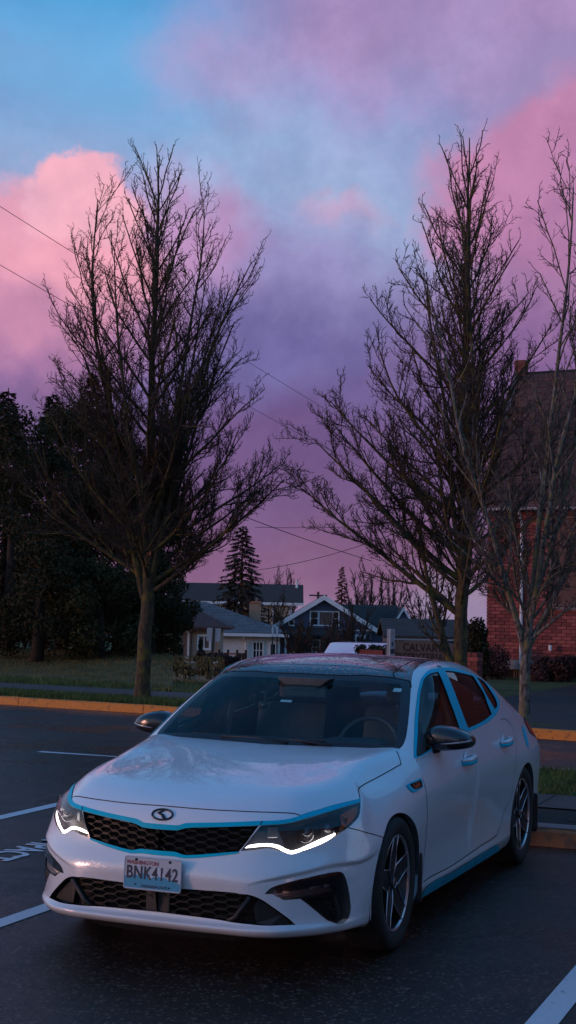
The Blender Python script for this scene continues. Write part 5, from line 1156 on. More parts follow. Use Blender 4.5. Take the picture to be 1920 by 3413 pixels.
def conifer(name,loc,h,rad,label,seed,m,nb=120,per=46,sz=.16,group=None,shape=1.):
    g=np.random.default_rng(seed); root=empty(name,loc,0,label,'tree',group)
    b=MB(); b.tube([(0,0,-.2),(.02,.02,h*.5),(0,0,h)],[h*.018,h*.011,.012],8); b.build('trunk',BKD,root,smooth=True)
    Vs=[];br=[]
    for i in range(nb):
        t=(i+.5)/nb; z_=h*(.06+.93*t); ln=rad*(1-t)**shape*g.uniform(.72,1.1)+.08; a=i*2.399+g.uniform(-.3,.3)
        d=np.array([math.cos(a),math.sin(a),.0]); s=np.linspace(0,1,6); L=np.stack([d[0]*ln*s,d[1]*ln*s,z_+ln*(.12*s-.42*s*s+.16*s**3)],1); br.append(L)
        q=g.uniform(.12,1,per)**.75; k=q*5; ii=np.minimum(k.astype(int),4); P=L[ii]+(L[ii+1]-L[ii])*(k-ii)[:,None]
        side=np.array([-d[1],d[0],0]); sg=g.choice((-1,1),per)[:,None]
        dr=unit(d*g.uniform(.3,.9,per)[:,None]+side*sg*g.uniform(.2,1.,per)[:,None]+np.stack([np.zeros(per),np.zeros(per),g.uniform(-.75,.05,per)],1))
        w_=unit(np.cross(dr,np.array([0,0,1.]))+g.normal(0,.3,(per,3))); l=(sz*g.uniform(.6,1.3,per)*(1.2-.6*q)*(.45+.55*(1-t)))[:,None]
        Vs.append(np.stack([P-w_*l*.10,P+w_*l*.10,P+dr*l+w_*l*.16,P+dr*l*1.15-w_*l*.1],1))
    V=np.concatenate(Vs).reshape(-1,3); np_mesh('crown',V,np.arange(len(V)).reshape(-1,4),m,root)
    L=np.array(br); v,f=tubes(L,np.full(len(L),.018),np.full(len(L),.006),4); np_mesh('branches',v,f,BKD,root)
    return root
conifer('conifer_tree',at_ground(155,46,.4),8.1,3.2,'tall dark conifer, left one of the pair behind the bare tree on the left',71,NEED,150,60,.42)
conifer('conifer_tree',at_ground(288,47,.4),9.0,3.1,'tall conifer with red sunlight in its colour, right one of the pair behind the bare tree on the left',72,NEEDR,160,60,.42)
conifer('conifer_tree',at_ground(5,38,.4),7.0,1.9,'conifer cut by the left edge of the photo',73,NEED,120,56,.40)
conifer('spruce_tree',at_ground(803,92,-2.),8.9,2.5,'single dark spruce rising behind the brown roof at centre left',74,NEED,150,80,.46,shape=.62)
conifer('spruce_tree',at_ground(1138,120,-2.),7.2,1.3,'small far spruce tip above the blue house',75,NEEDR,80,50,.42,shape=.9)
# far leafless trees and shrubs
def small_bare(px,dep,zz,h,label,seed,name='bare_shrub',tw=.010,dens=.6,tilt=(8,34),n=9,cat=None):
    spec=[(.15+.08*i,i*137.5,gl.uniform(*tilt),h*gl.uniform(.62,.95),h*.012) for i in range(n)]
    r=bare_tree(name,at_ground(px,dep,zz),label,seed,([(0,0,-.3),(0,0,.2),(.02,0,h*.2),(.03,0,h*.45)],[h*.022,h*.018,h*.015,h*.008]),spec,None,dens,BKD,TWG,tw,None,1.,True)
    if name=='bare_shrub': r['category']='shrub'
    return r
small_bare(1000,62,-1.6,2.9,'bare brown shrub in front of the left side of the blue house',81)
small_bare(1165,60,-1.6,3.1,'large bare brown shrub in front of the middle of the blue house',82,n=12)
small_bare(1085,58,-1.6,2.2,'lower bare brown shrub between the two in front of the blue house',83)
small_bare(905,88,-1.9,4.6,'bare tree behind the brick chimney of the white house',84,'far_bare_tree',.012)
small_bare(760,95,-1.9,4.2,'bare tree against the brown roof left of the chimney',85,'far_bare_tree',.012)
small_bare(1215,125,-2.,7.2,'far bare tree above the ridge of the blue house',86,'far_bare_tree',.016)
small_bare(1300,130,-2.,7.0,'far bare tree above the small dormer of the blue house',87,'far_bare_tree',.016)
small_bare(1420,115,-2.,6.4,'far bare tree left of the forked street tree',88,'far_bare_tree',.016)
small_bare(945,150,-2.,8.2,'faint bare treetop above the brown roofed house',89,'far_bare_tree',.018)
# ---- houses ----------------------------------------------------------------------------------------------
def siding_fn(col,step=.16):
    def fn(nt,N,L,b):
        tc=N.new('ShaderNodeTexCoord'); wv=N.new('ShaderNodeTexWave'); wv.wave_type='BANDS'; wv.bands_direction='Z'; wv.wave_profile='SAW'; wv.inputs['Scale'].default_value=1/step*.314; L.new(tc.outputs['Object'],wv.inputs['Vector'])
        bp=N.new('ShaderNodeBump'); bp.inputs['Strength'].default_value=.8; bp.inputs['Distance'].default_value=.03; L.new(wv.outputs[0],bp.inputs['Height']); L.new(bp.outputs[0],b.inputs['Normal'])
        n=N.new('ShaderNodeTexNoise'); n.inputs['Scale'].default_value=2.; n.inputs['Detail'].default_value=6; L.new(tc.outputs['Object'],n.inputs['Vector'])
        r=N.new('ShaderNodeValToRGB'); r.color_ramp.elements[0].color=(*[c*.75 for c in col],1); r.color_ramp.elements[1].color=(*[c*1.15 for c in col],1); L.new(n.outputs[0],r.inputs[0]); L.new(r.outputs[0],b.inputs['Base Color'])
    return fn
def brick_fn(c1,c2,mort,sc,off=.5,bw=.215,rh=.075):
    def fn(nt,N,L,b):
        tc=N.new('ShaderNodeTexCoord'); mp=N.new('ShaderNodeMapping'); mp.inputs['Rotation'].default_value=(PI/2,0,0); L.new(tc.outputs['Object'],mp.inputs[0])
        br=N.new('ShaderNodeTexBrick'); br.inputs['Scale'].default_value=1; br.inputs['Brick Width'].default_value=bw; br.inputs['Row Height'].default_value=rh; br.inputs['Mortar Size'].default_value=.006
        br.inputs['Color1'].default_value=(*c1,1); br.inputs['Color2'].default_value=(*c2,1); br.inputs['Mortar'].default_value=(*mort,1); L.new(mp.outputs[0],br.inputs['Vector']); L.new(br.outputs[0],b.inputs['Base Color'])
        bp=N.new('ShaderNodeBump'); bp.inputs['Strength'].default_value=.6; bp.inputs['Distance'].default_value=.01; bp.invert=True; L.new(br.outputs[1],bp.inputs['Height']); L.new(bp.outputs[0],b.inputs['Normal'])
    return fn
def shingle_fn(c0,c1):
    def fn(nt,N,L,b):
        tc=N.new('ShaderNodeTexCoord'); br=N.new('ShaderNodeTexBrick'); br.inputs['Scale'].default_value=1; br.inputs['Brick Width'].default_value=.32; br.inputs['Row Height'].default_value=.14; br.inputs['Mortar Size'].default_value=.008
        br.inputs['Color1'].default_value=(*c0,1); br.inputs['Color2'].default_value=(*c1,1); br.inputs['Mortar'].default_value=(*[c*.4 for c in c0],1)
        mp=N.new('ShaderNodeMapping'); mp.inputs['Rotation'].default_value=(PI/2,0,0); L.new(tc.outputs['Object'],mp.inputs[0]); L.new(mp.outputs[0],br.inputs['Vector'])
        n=N.new('ShaderNodeTexNoise'); n.inputs['Scale'].default_value=1.4; n.inputs['Detail'].default_value=6; L.new(tc.outputs['Object'],n.inputs['Vector'])
        m_=N.new('ShaderNodeMix'); m_.data_type='RGBA'; m_.blend_type='MULTIPLY'; m_.inputs[0].default_value=.5; L.new(br.outputs[0],m_.inputs[6]); L.new(n.outputs[0],m_.inputs[7]); L.new(m_.outputs[2],b.inputs['Base Color'])
        bp=N.new('ShaderNodeBump'); bp.inputs['Strength'].default_value=.5; bp.inputs['Distance'].default_value=.02; L.new(br.outputs[1],bp.inputs['Height']); bp.invert=True; L.new(bp.outputs[0],b.inputs['Normal'])
    return fn
TRIMW=mat('trim_white',(.70,.70,.72),.6,var=.08,vs_=3); GLD=mat('window_dark',(.02,.022,.03),.06,coat=1.); BLIND=mat('window_blind',(.16,.09,.07),.7,var=.25,vs_=8)
def window(par,x0,x1,z0,z1,y,fr=.07,pane=GLD,mull=1,bars=1,frm=TRIMW):
    # frame, panes and glazing bars on the wall plane y (local, facing -y)
    b=MB()
    for a,c in(((x0-fr,z0-fr),(x1+fr,z0)),((x0-fr,z1),(x1+fr,z1+fr)),((x0-fr,z0),(x0,z1)),((x1,z0),(x1+fr,z1))): b.box2((a[0],y-.05,a[1]),(c[0],y+.02,c[1]))
    f=b.build('window',frm,par); n=mull+1; w_=(x1-x0)/n
    for i in range(n):
        MB().box2((x0+w_*i+.015,y-.012,z0+.01),(x0+w_*(i+1)-.015,y-.002,z1-.01)).build('pane',pane,f)
        if i: MB().box2((x0+w_*i-.025,y-.04,z0),(x0+w_*i+.025,y-.003,z1)).build('mullion',frm,f)
    if bars: MB().box2((x0,y-.035,(z0+z1)/2-.02),(x1,y-.006,(z0+z1)/2+.02)).build('glazing_bar',frm,f)
    return f
def gable_roof(par,x0,x1,y0,y1,ze,zr,m,over=.3,th=.12,axis='x',fascia=TRIMW,name='roof'):
    # ridge along axis ; eaves at ze
    def two(sy):
        b=MB()
        if axis=='x':
            ym=(y0+y1)/2; ya=(y0-over) if sy<0 else (y1+over); sl=(zr-ze)/((y1-y0)/2); za=ze-over*sl
            b.add([(x0-over,ya,za),(x1+over,ya,za),(x1+over,ym,zr),(x0-over,ym,zr),(x0-over,ya,za+th),(x1+over,ya,za+th),(x1+over,ym,zr+th),(x0-over,ym,zr+th)],[(0,1,2,3),(4,5,6,7),(0,1,5,4),(1,2,6,5),(2,3,7,6),(3,0,4,7)])
        else:
            xm=(x0+x1)/2; xa=(x0-over) if sy<0 else (x1+over); sl=(zr-ze)/((x1-x0)/2); za=ze-over*sl
            b.add([(xa,y0-over,za),(xa,y1+over,za),(xm,y1+over,zr),(xm,y0-over,zr),(xa,y0-over,za+th),(xa,y1+over,za+th),(xm,y1+over,zr+th),(xm,y0-over,zr+th)],[(0,1,2,3),(4,5,6,7),(0,1,5,4),(1,2,6,5),(2,3,7,6),(3,0,4,7)])
        return b.build(name,m,par)
    a=two(-1); c=two(1)
    return a,c
def house_root(px,dep,zz,label,rz=None):
    v=at(px,2010,dep); return empty('house',(v.x,v.y,zz),_yaw if rz is None else rz,label,'house')
def gwall(par,poly,y0,y1,m,name='wall'): b=MB(); b.prism(poly,'y',y0,y1); return b.build(name,m,par)
K=lambda px,dep:px*dep/4788
# tan house on the left
D=66; Z0=-1.75
h=house_root(640,D,Z0,'tan house with a dark red roof half hidden behind the evergreens')
def X(px,c=640): return K(px-c,D)
def Zp(py,px=640): return 1.73-Z0-K(py-(2020+(px-960)*.02),D)
xa,xb=X(470),X(734); ze=Zp(2090)
gwall(h,[(xa,0),(xb,0),(xb,ze),(xa,ze)],0,4.2,mat('tan_stucco',(.34,.24,.175),.85,var=.15,vs_=3,bump=.3,bs=30))
gwall(h,[(xa-.02,-.1),(xb+.02,-.1),(xb+.02,Zp(2208)),(xa-.02,Zp(2208))],-.06,4.26,mat('cream_siding',rough=.8,fn=siding_fn((.33,.27,.21),.17)),'siding_base')
MB().box2((xa-.05,-.10,Zp(2208)),(xb+.05,-.06,Zp(2203))).build('band_board',TRIMW,h)
rx0,rx1=xa-.4,X(773); zr=Zp(2022)
b=MB(); b.add([(rx0,-.5,ze-.08),(rx1,-.5,ze-.08),(rx1,4.7,ze-.08),(rx0,4.7,ze-.08),(rx0,2.1,zr),(X(632),2.1,zr),(rx0,-.5,ze+.04),(rx1,-.5,ze+.04),(rx1,4.7,ze+.04),(rx0,4.7,ze+.04)],[(0,1,2,3),(0,1,7,6),(1,2,8,7),(2,3,9,8),(6,7,5,4),(7,8,5),(8,9,4,5),(9,6,4),(3,0,6,9)])
b.build('roof',mat('roof_dark_red',rough=.85,fn=shingle_fn((.085,.036,.030),(.11,.046,.038))),h)
window(h,X(577),X(628),Zp(2186),Zp(2108),0,.09,BLIND,1,0); window(h,X(667),X(700),Zp(2158),Zp(2120),0,.10,BLIND,1,0)
MB().tube([(X(665),-.5,ze-.05),(X(640),-.12,ze-.25),(X(637),-.10,0)],.05,6).build('downspout',mat('pipe_brown',(.035,.025,.022),.6),h)
# white house with the grey hip roof
D=74; Z0=-1.9; h=house_root(840,D,Z0,'white stucco house with a grey hipped roof and a tan brick chimney')
def X(px,c=840): return K(px-c,D)
xa,xb=X(700),X(935); ze=Zp(2116,840); zr=Zp(2004,660)
gwall(h,[(xa,0),(xb,0),(xb,ze),(xa,ze)],0,7,mat('white_stucco',(.72,.68,.67),.9,var=.1,vs_=2,bump=.4,bs=25))
rx0,rx1=X(560),X(962)
b=MB(); b.add([(rx0,-.5,ze-.05),(rx1,-.5,ze-.05),(rx1,7.5,ze-.05),(rx0,7.5,ze-.05),(rx0,-.5,ze+.10),(rx1,-.5,ze+.10),(rx1,7.5,ze+.10),(rx0,7.5,ze+.10),(X(620),3.5,zr),(X(672),3.5,zr)],[(0,1,2,3),(0,1,5,4),(1,2,6,5),(2,3,7,6),(3,0,4,7),(4,5,9,8),(5,6,9),(6,7,8,9),(7,4,8)])
b.build('roof',mat('roof_grey',rough=.8,fn=shingle_fn((.13,.125,.13),(.175,.165,.17))),h)
MB().box2((rx0,-.58,ze-.06),(rx1+.05,-.5,ze+.09)).build('gutter',TRIMW,h)
window(h,X(848),X(878),Zp(2192,840),Zp(2140,840),0,.08,GLD,2,1); window(h,X(905),X(921),Zp(2192,900),Zp(2146,900),0,.05,GLD,0,0)
MB().tube([(X(812),-.5,ze-.05),(X(822),-.08,ze-.35),(X(822),-.08,0)],.05,6).build('downspout',TRIMW,h)
c=gwall(h,[(X(826),Zp(2100,840)),(X(866),Zp(2100,840)),(X(866),Zp(2010,840)),(X(826),Zp(2010,840))],3.3,4.1,mat('chimney_brick',rough=.9,fn=brick_fn((.34,.20,.13),(.42,.27,.18),(.20,.16,.14),1)),'chimney')
MB().box2((X(830),3.25,Zp(2010,840)),(X(865),4.15,Zp(2003,840))).build('chimney_cap',mat('cap_orange',(.40,.16,.08),.8),c)
MB().tube([(X(852),3.7,Zp(2004,840)),(X(852),3.7,Zp(1990,840))],.09,8).build('flue',mat('flue_metal',(.10,.10,.11),.5,metal=.6),c)
# large house with the brown roof behind
D=104; Z0=-2.; h=house_root(880,D,Z0,'big beige house with a long dark brown roof behind the white house')
def X(px,c=880): return K(px-c,D)
sid=mat('beige_siding',rough=.8,fn=siding_fn((.40,.30,.23),.2))
ze=Zp(2006,880); zr=Zp(1952,1000); xa,xb=X(560),X(968)
gwall(h,[(xa,0),(xb,0),(xb,ze),(xa,ze)],0,6.4,sid)
b=MB(); b.prism([(0,0),(6.4,0),(6.4,ze),(3.2,zr-.1),(0,ze)],'x',xb-.05,xb+.02); b.build('gable_wall',mat('grey_siding',rough=.8,fn=siding_fn((.24,.235,.25),.2)),h)
# turn the gable a little towards the viewer so that its face shows
gable_roof(h,xa,X(1000),0,6.4,ze,zr,mat('roof_brown',rough=.85,fn=shingle_fn((.065,.036,.028),(.085,.046,.036))),.25)
MB().box2((xa,-.36,ze-.22),(X(1012),-.28,ze-.02)).build('fascia',TRIMW,h)
MB().box2((X(908),-.06,0),(X(912),.0,ze)).build('corner_board',TRIMW,h); MB().box2((xb-.1,-.08,0),(xb+.12,.0,ze)).build('corner_board',TRIMW,h)
MB().tube([(X(1003)-.3,2.6,zr-.3),(X(1003)-.3,2.6,zr+.42)],.09,8).build('vent_pipe',TRIMW,h)
# blue craftsman house with white bargeboards
D=80; Z0=-1.9; h=house_root(1080,D,Z0,'blue gabled house with white bargeboards and bare shrubs in front')
def X(px,c=1080): return K(px-c,D)
blue=mat('blue_siding',rough=.8,fn=siding_fn((.10,.12,.19),.15))
xa,xb=X(925),X(1240); xm=X(1080); zr=Zp(1990,1080); ze=Zp(2086,1080)
gwall(h,[(xa,0),(xb,0),(xb,ze),(xm,zr-.1),(xa,ze)],0,8,blue)
rf=mat('roof_charcoal',rough=.85,fn=shingle_fn((.050,.032,.028),(.066,.042,.036)))
gable_roof(h,xa,xb,0,8,ze,zr,rf,.38,.10,'y')
sl=(zr-ze)/((xb-xa)/2)
for sg in(-1,1):
    xo=(xa-.38) if sg<0 else (xb+.38); zo=ze-.38*sl
    b=MB(); b.prism([(xo,zo-.16),(xm,zr-.16),(xm,zr+.12),(xo,zo+.12)],'y',-.46,-.40); b.build('bargeboard',TRIMW,h)
window(h,X(1037),X(1060),Zp(2082,1080),Zp(2040,1080),0,.07,GLD,0,1); window(h,X(1066),X(1108),Zp(2082,1080),Zp(2040,1080),0,.07,BLIND,0,0); window(h,X(1112),X(1128),Zp(2082,1080),Zp(2040,1080),0,.07,GLD,0,1)
window(h,X(966),X(980),Zp(2084,1080),Zp(2070,1080),0,.06,GLD,0,0); window(h,X(1046),X(1066),Zp(2178,1080),Zp(2135,1080),0,.08,GLD,0,1); window(h,X(1190),X(1215),Zp(2150,1080),Zp(2118,1080),0,.08,GLD,1,0)
MB().box2((xa,-.04,Zp(2100,1080)),(xb,.0,Zp(2096,1080))).build('band_board',TRIMW,h)
b=MB(); b.add([(X(950),-1.6,Zp(2112,1080)),(X(1125),-1.6,Zp(2112,1080)),(X(1125),-.02,Zp(2092,1080)),(X(950),-.02,Zp(2092,1080)),(X(950),-1.6,Zp(2118,1080)),(X(1125),-1.6,Zp(2118,1080)),(X(1125),-.02,Zp(2112,1080)),(X(950),-.02,Zp(2112,1080))],[(0,1,2,3),(4,5,6,7),(0,1,5,4),(1,2,6,5),(3,0,4,7)]); b.build('porch_roof',rf,h)
for px in(955,1120): MB().box2((X(px)-.06,-1.5,0),(X(px)+.06,-1.38,Zp(2116,1080))).build('porch_post',TRIMW,h)
# rear wing with the small dormer
wx0,wx1=X(1160),X(1330); gwall(h,[(wx0,0),(wx1,0),(wx1,ze+.1),(wx0,ze+.1)],3.,7.,blue,'wing_wall')
gable_roof(h,wx0,wx1,3.,7.,ze+.1,Zp(2022,1300),rf,.3,.1,'x',name='wing_roof')
dx0,dx1,dm=X(1334),X(1376),X(1355); gwall(h,[(dx0,Zp(2110,1340)),(dx1,Zp(2110,1340)),(dx1,Zp(2062,1340)),(dm,Zp(2030,1340)),(dx0,Zp(2062,1340))],2.0,6.,blue,'dormer_wall')
gable_roof(h,dx0,dx1,2.0,6.,Zp(2062,1340),Zp(2028,1340),rf,.12,.08,'y',name='dormer_roof')
for sg in(-1,1):
    xo=dm+sg*(dx1-dm+.14); b=MB(); s2=(Zp(2028,1340)-Zp(2062,1340))/(dx1-dm); zo=Zp(2062,1340)-.14*s2
    b.prism([(xo,zo-.12),(dm,Zp(2028,1340)-.10),(dm,Zp(2028,1340)+.10),(xo,zo+.08)],'y',1.80,1.87); b.build('dormer_bargeboard',TRIMW,h)
window(h,X(1346),X(1364),Zp(2096,1340),Zp(2066,1340),2.0,.04,GLD,1,0)
# brown roofed house to the right of it, mostly behind the sign
D=70; Z0=-1.8; h=house_root(1420,D,Z0,'low house with a dark brown roof behind the stone sign')
def X(px,c=1420): return K(px-c,D)
gwall(h,[(X(1300),0),(X(1560),0),(X(1560),Zp(2122,1420)),(X(1300),Zp(2122,1420))],0,5,mat('dull_siding',rough=.8,fn=siding_fn((.12,.10,.11),.2)))
gable_roof(h,X(1300),X(1560),0,5,Zp(2122,1420),Zp(2072,1420),mat('roof_umber',rough=.85,fn=shingle_fn((.065,.038,.030),(.085,.05,.04))),.3)
MB().box2((X(1295),-.36,Zp(2134,1420)),(X(1565),-.29,Zp(2128,1420))).build('fascia',mat('trim_grey',(.30,.26,.27),.7),h)
window(h,X(1330),X(1352),Zp(2165,1420),Zp(2135,1420),0,.06,GLD,0,0)
# wooden fence with the orange gate, white rail
D=60; fz=-1.3
def fence(px0,px1,py0,label,m,gate=None):
    v=at(px0,2010,D); root=empty('wood_fence',(v.x,v.y,fz),_yaw,label,'fence'); L_=K(px1-px0,D); hh=1.73-fz-K(py0-2016,D); n=int(L_/.13)
    for i in range(n): MB().box((L_*(i+.5)/n,0,hh/2+random.uniform(-.01,.01)),(L_/n-.012,.025,hh)).build('board',m,root)
    for x in(0,L_): MB().box((x,.02,hh/2+.06),(.1,.1,hh+.12)).build('post',m,root)
    MB().box((L_/2,-.02,hh-.12),(L_,.03,.09)).build('rail',m,root); return root
FW=mat('fence_brown',(.045,.018,.012),.8,var=.3,vs_=5); GTE=mat('gate_cedar',(.36,.085,.02),.65,var=.25,vs_=6)
fence(735,764,2174,'dark brown board fence left of the orange gate',FW); fence(794,823,2174,'dark brown board fence right of the orange gate',FW)
v=at(765,2010,D); g_=empty('garden_gate',(v.x,v.y,fz),_yaw,'bright orange wooden garden gate between two dark fence panels','gate'); L_=K(28,D); hh=1.73-fz-K(2175-2016,D)
for i in range(4): MB().box((L_*(i+.5)/4,0,hh*.38),(L_/4-.008,.03,hh*.76)).build('board',GTE,g_)
for i in range(6): MB().box((L_*(i+.5)/6,0,hh*.86),(.016,.02,hh*.22)).build('spindle',GTE,g_)
for zz in(.06,hh*.76,hh-.03): MB().box((L_/2,-.01,zz),(L_,.045,.06)).build('rail',GTE,g_)
v=at(975,2010,62); r_=empty('white_railing',(v.x,v.y,-1.4),_yaw,'white railing in front of the blue house','railing'); hh=1.73+1.4-K(2170-2018,62)
MB().box((K(52,62),0,hh),(K(105,62),.06,.10)).build('rail',TRIMW,r_); MB().box((K(52,62),0,hh-.45),(K(105,62),.05,.08)).build('rail',TRIMW,r_)
for i in range(4): MB().box((K(105,62)*i/3,0,hh/2),(.09,.09,hh)).build('post',TRIMW,r_)
# clipped shrubs by the tan house
def shrub(px,dep,zz,h_,rad,label,seed,m,n=3500,size=.05,cone=True):
    root=empty('clipped_shrub',at_ground(px,dep,zz),0,label,'shrub'); MB().tube([(0,0,-.1),(0,0,h_*.6)],.05,6).build('stem',BKD,root); g=np.random.default_rng(seed); cl=[]
    for i in range(16):
        t=g.uniform(0,1); a=g.uniform(0,6.28); w_=rad*((1-t)**.6 if cone else 1)*g.uniform(.2,.75); cl.append((w_*math.cos(a),w_*math.sin(a),h_*(.12+.8*t),rad*.42*(1.15-t*.5),rad*.42*(1.15-t*.5),h_*.16))
    leaf_cloud('foliage',cl,n,size,m,root,seed)
SHR=mat('shrub_green',(.018,.030,.014),.7,var=.5,vs_=3); SHB=mat('shrub_russet',(.05,.018,.018),.8,var=.5,vs_=3)
shrub(595,45,-.45,1.25,.30,'dark conical evergreen in front of the large window of the tan house',91,SHR); shrub(672,47,-.5,1.05,.20,'slim clipped evergreen below the small window of the tan house',92,SHR)
shrub(700,44,-.45,.70,.55,'low russet shrub at the foot of the tan house',93,SHB,3500,.045,False); shrub(772,46,-.5,.62,.45,'low russet shrub in front of the orange gate',94,SHB,3000,.045,False); shrub(622,43,-.4,.45,.28,'small round shrub at the corner of the tan house',95,SHR,2200,.045,False)
# ---- signs and posts
METP=mat('post_metal',(.07,.055,.05),.6,metal=.4,var=.3,vs_=20); SGB=mat('sign_back',(.50,.49,.52),.45,metal=.5)
def sign_post(px,py_base,zz,py_top,plates,label,name='street_sign',rz=0.,tiltx=0.,m=METP,w_=.055):
    b_=on_z(px,py_base,zz); dep=(b_-CP).dot(_f); root=empty(name,(b_.x,b_.y,zz),_yaw+rz,label,'sign'); hor=2020+(px-960)*.02; h_=1.73-zz-K(py_top-hor,dep); root.rotation_euler.y=tiltx
    MB().box((0,0,h_/2-.1),(w_,.03,h_+.2)).build('post',m,root)
    for (x,zc__,pw,ph,pm) in plates: 
        b=MB(); b.prism([(p[0]+x,p[1]+h_-zc__) for p in rr(pw,ph,.02,3)],'y',.018,.026); o=b.build('sign_plate',pm,root)
    return root
sign_post(702,2262,.12,2092,[(.0,.15,.30,.29,SGB)],'blank back of a square sign on a leaning brown post before the tan house',tiltx=.045)
for px,lb in((906,'thin pale-topped post left of the pair by the white house'),(921,'thin pale-topped post right of the pair by the white house')):
    b_=on_z(px,2262,.1); dep=(b_-CP).dot(_f); r_=empty('marker_post',(b_.x,b_.y,-.1),_yaw,lb,'post'); h_=1.83-K(2090-2018,dep)
    MB().tube([(0,0,-.2),(0,0,h_-.2)],.018,6).build('pole',mat('post_green',(.02,.05,.045),.6),r_); MB().tube([(0,0,h_-.2),(0,0,h_)],.024,6).build('reflector_sleeve',TRIMW,r_)
v=at(1300,2010,15.2); r_=empty('parking_sign',(v.x,v.y,.12),_yaw+R(76),'grey metal parking sign seen almost edge-on behind the car roof','sign'); h_=1.73-.12-K(2096-2027,15.2)
MB().box2((-.045,-.02,-.1),(.045,.02,h_)).build('post',mat('galvanised',(.30,.31,.33),.5,metal=.5,var=.15,vs_=20),r_)
MB().prism([(p[0]+.0,p[1]+h_-.22) for p in rr(.30,.44,.03,4)],'y',-.034,-.026).build('sign_plate',mat('sign_white',(.52,.52,.55),.5),r_)
text_obj('sign_lettering','NO\nPARKING',.075,PN,r_,Matrix.Translation((0,-.0355,h_-.20))@Matrix.Rotation(PI/2,4,'X'),.0008,sx=.9)
for zz in(h_-.05,h_-.38): MB().lathe([(0,.0),(.009,.0),(.009,.012)],8,'z').build('bolt',CHROME,r_,loc=(0,-.036,zz))
# the church name stone
STN=mat('sign_stone',(.060,.058,.062),.8,var=.2,vs_=6,bump=.3,bs=40)
s_a=base_at(1288,3.7,.17); s_b=base_at(1535,3.7,.17); cs_=(s_a+s_b)/2; wst=(s_b-s_a).length; st=empty('name_stone',tuple(cs_),SRZ,'dark arched stone sign with carved church name, half hidden behind the car roof','sign')
dep=(cs_-CP).dot(_f); ht=1.73-.17-K(2134-2029,dep)
pts=[(-wst/2,0),(wst/2,0)]+[(wst/2*math.cos(a)*1.0,ht-.14+.14*math.sin(a)**.8) for a in np.linspace(.0,PI,17)]
b=MB(); b.prism(pts,'y',-.09,.09); b.build('stone_slab',STN,st,bevel=.008)
MB().box2((-wst/2-.08,-.16,-.05),(wst/2+.08,.16,.10)).build('plinth',CONC,st)
LET=mat('carved_letters',(.012,.011,.012),.9)
text_obj('carved_name','CALVARY',.185,LET,st,Matrix.Translation((.02,-.093,ht-.130))@Matrix.Rotation(PI/2,4,'X'),.003,sx=.88,bold=.002,space=1.05)
text_obj('carved_name','PRESBYTERIAN',.185,LET,st,Matrix.Translation((.0,-.093,ht-.292))@Matrix.Rotation(PI/2,4,'X'),.003,sx=.80,bold=.002,space=1.05)
text_obj('carved_name','CHURCH',.185,LET,st,Matrix.Translation((.0,-.093,ht-.52))@Matrix.Rotation(PI/2,4,'X'),.003,sx=.88,bold=.002,space=1.05) if False else None
# brick pier
BR=mat('red_brick',(.22,.05,.045),.85,var=.30,vs_=14,bump=.4,bs=60); MORT=mat('mortar',(.13,.07,.06),.95,var=.2,vs_=30)
def brick_mesh(l,w_,h_,m):
    b=MB(); b.box((0,0,0),(l,w_,h_)); o=b.build('brick_source',m,None,bevel=.004); me=o.data; bpy.data.objects.remove(o); return me
BRK=[mat('red_brick_%s'%n,c,.85,var=.25,vs_=11,bump=.4,bs=60) for n,c in(('dark',(.17,.040,.038)),('mid',(.24,.055,.050)),('light',(.31,.080,.070)))]
BM=[brick_mesh(.203,.05,.064,m) for m in BRK]; BH=[brick_mesh(.0965,.05,.064,m) for m in BRK]
def brick(par,me,loc,rz=0.):
    o=bpy.data.objects.new('brick',me); o.location=loc; o.rotation_euler=(0,0,rz); link(o,par); return o
pp=base_at(1578,3.6,.17); pr=empty('brick_pier',tuple(pp),SRZ,'short red brick pier between the forked tree and the church','pier'); dep=(pp-CP).dot(_f); hp_=1.73-.17-K(2174-2032,dep)
MB().box2((-.10,-.10,-.1),(.10,.10,hp_-.01)).build('core',MORT,pr); nc=int(hp_/.075)
for k in range(nc):
    zz=hp_-.035-.075*k
    for face in range(4):
        a=face*PI/2; q=Matrix.Rotation(a,3,'Z')
        if (k+face)%2: brick(pr,random.choice(BM),q@Vector((0.012,-.092,zz)),a)
        else:
            for x in(-.055,.052): brick(pr,random.choice(BH),q@Vector((x,-.0921,zz)),a)
# ---- the brick church
chS=(base_at(1619,10.9,.28)-SO).dot(ST); cho=sd(chS,10.9,.28); ch=empty('brick_church',tuple(cho),SRZ,'red brick church with a steep dark tiled roof and white downspout','church'); dep=(cho-CP).dot(_f)
ZE=1.73-.28-K(1652-2033,dep); ZB=1.73-.28-K(2200-2033,dep); LEN=24.; rd_=2.3; ZR=1.73-.28-K(1228-2035,dep+1.9); print('church',dep,ZE,ZB,ZR)
MB().box2((0,.06,ZB-.0),(LEN,2*rd_,ZE)).build('wall_core',MORT,ch)
b=MB(); b.prism([(.06,ZB),(2*rd_,ZB),(2*rd_,ZE),(rd_,ZR-.12),(.06,ZE)],'x',.03,.2); b.build('gable_wall',mat('gable_brick',rough=.9,fn=brick_fn((.22,.052,.046),(.29,.07,.06),(.11,.08,.07),1)),ch)
wx0=.0
wins=[(1.46,2.02),(2.22,2.78)]+[(4.4+4*k+j,4.96+4*k+j) for k in range(5) for j in(0,.76)]; wz0=1.73-.28-K(2012-2035,dep); wz1=1.73-.28-K(1730-2035,dep)
cand=[];row=0; zz=ZB+.075
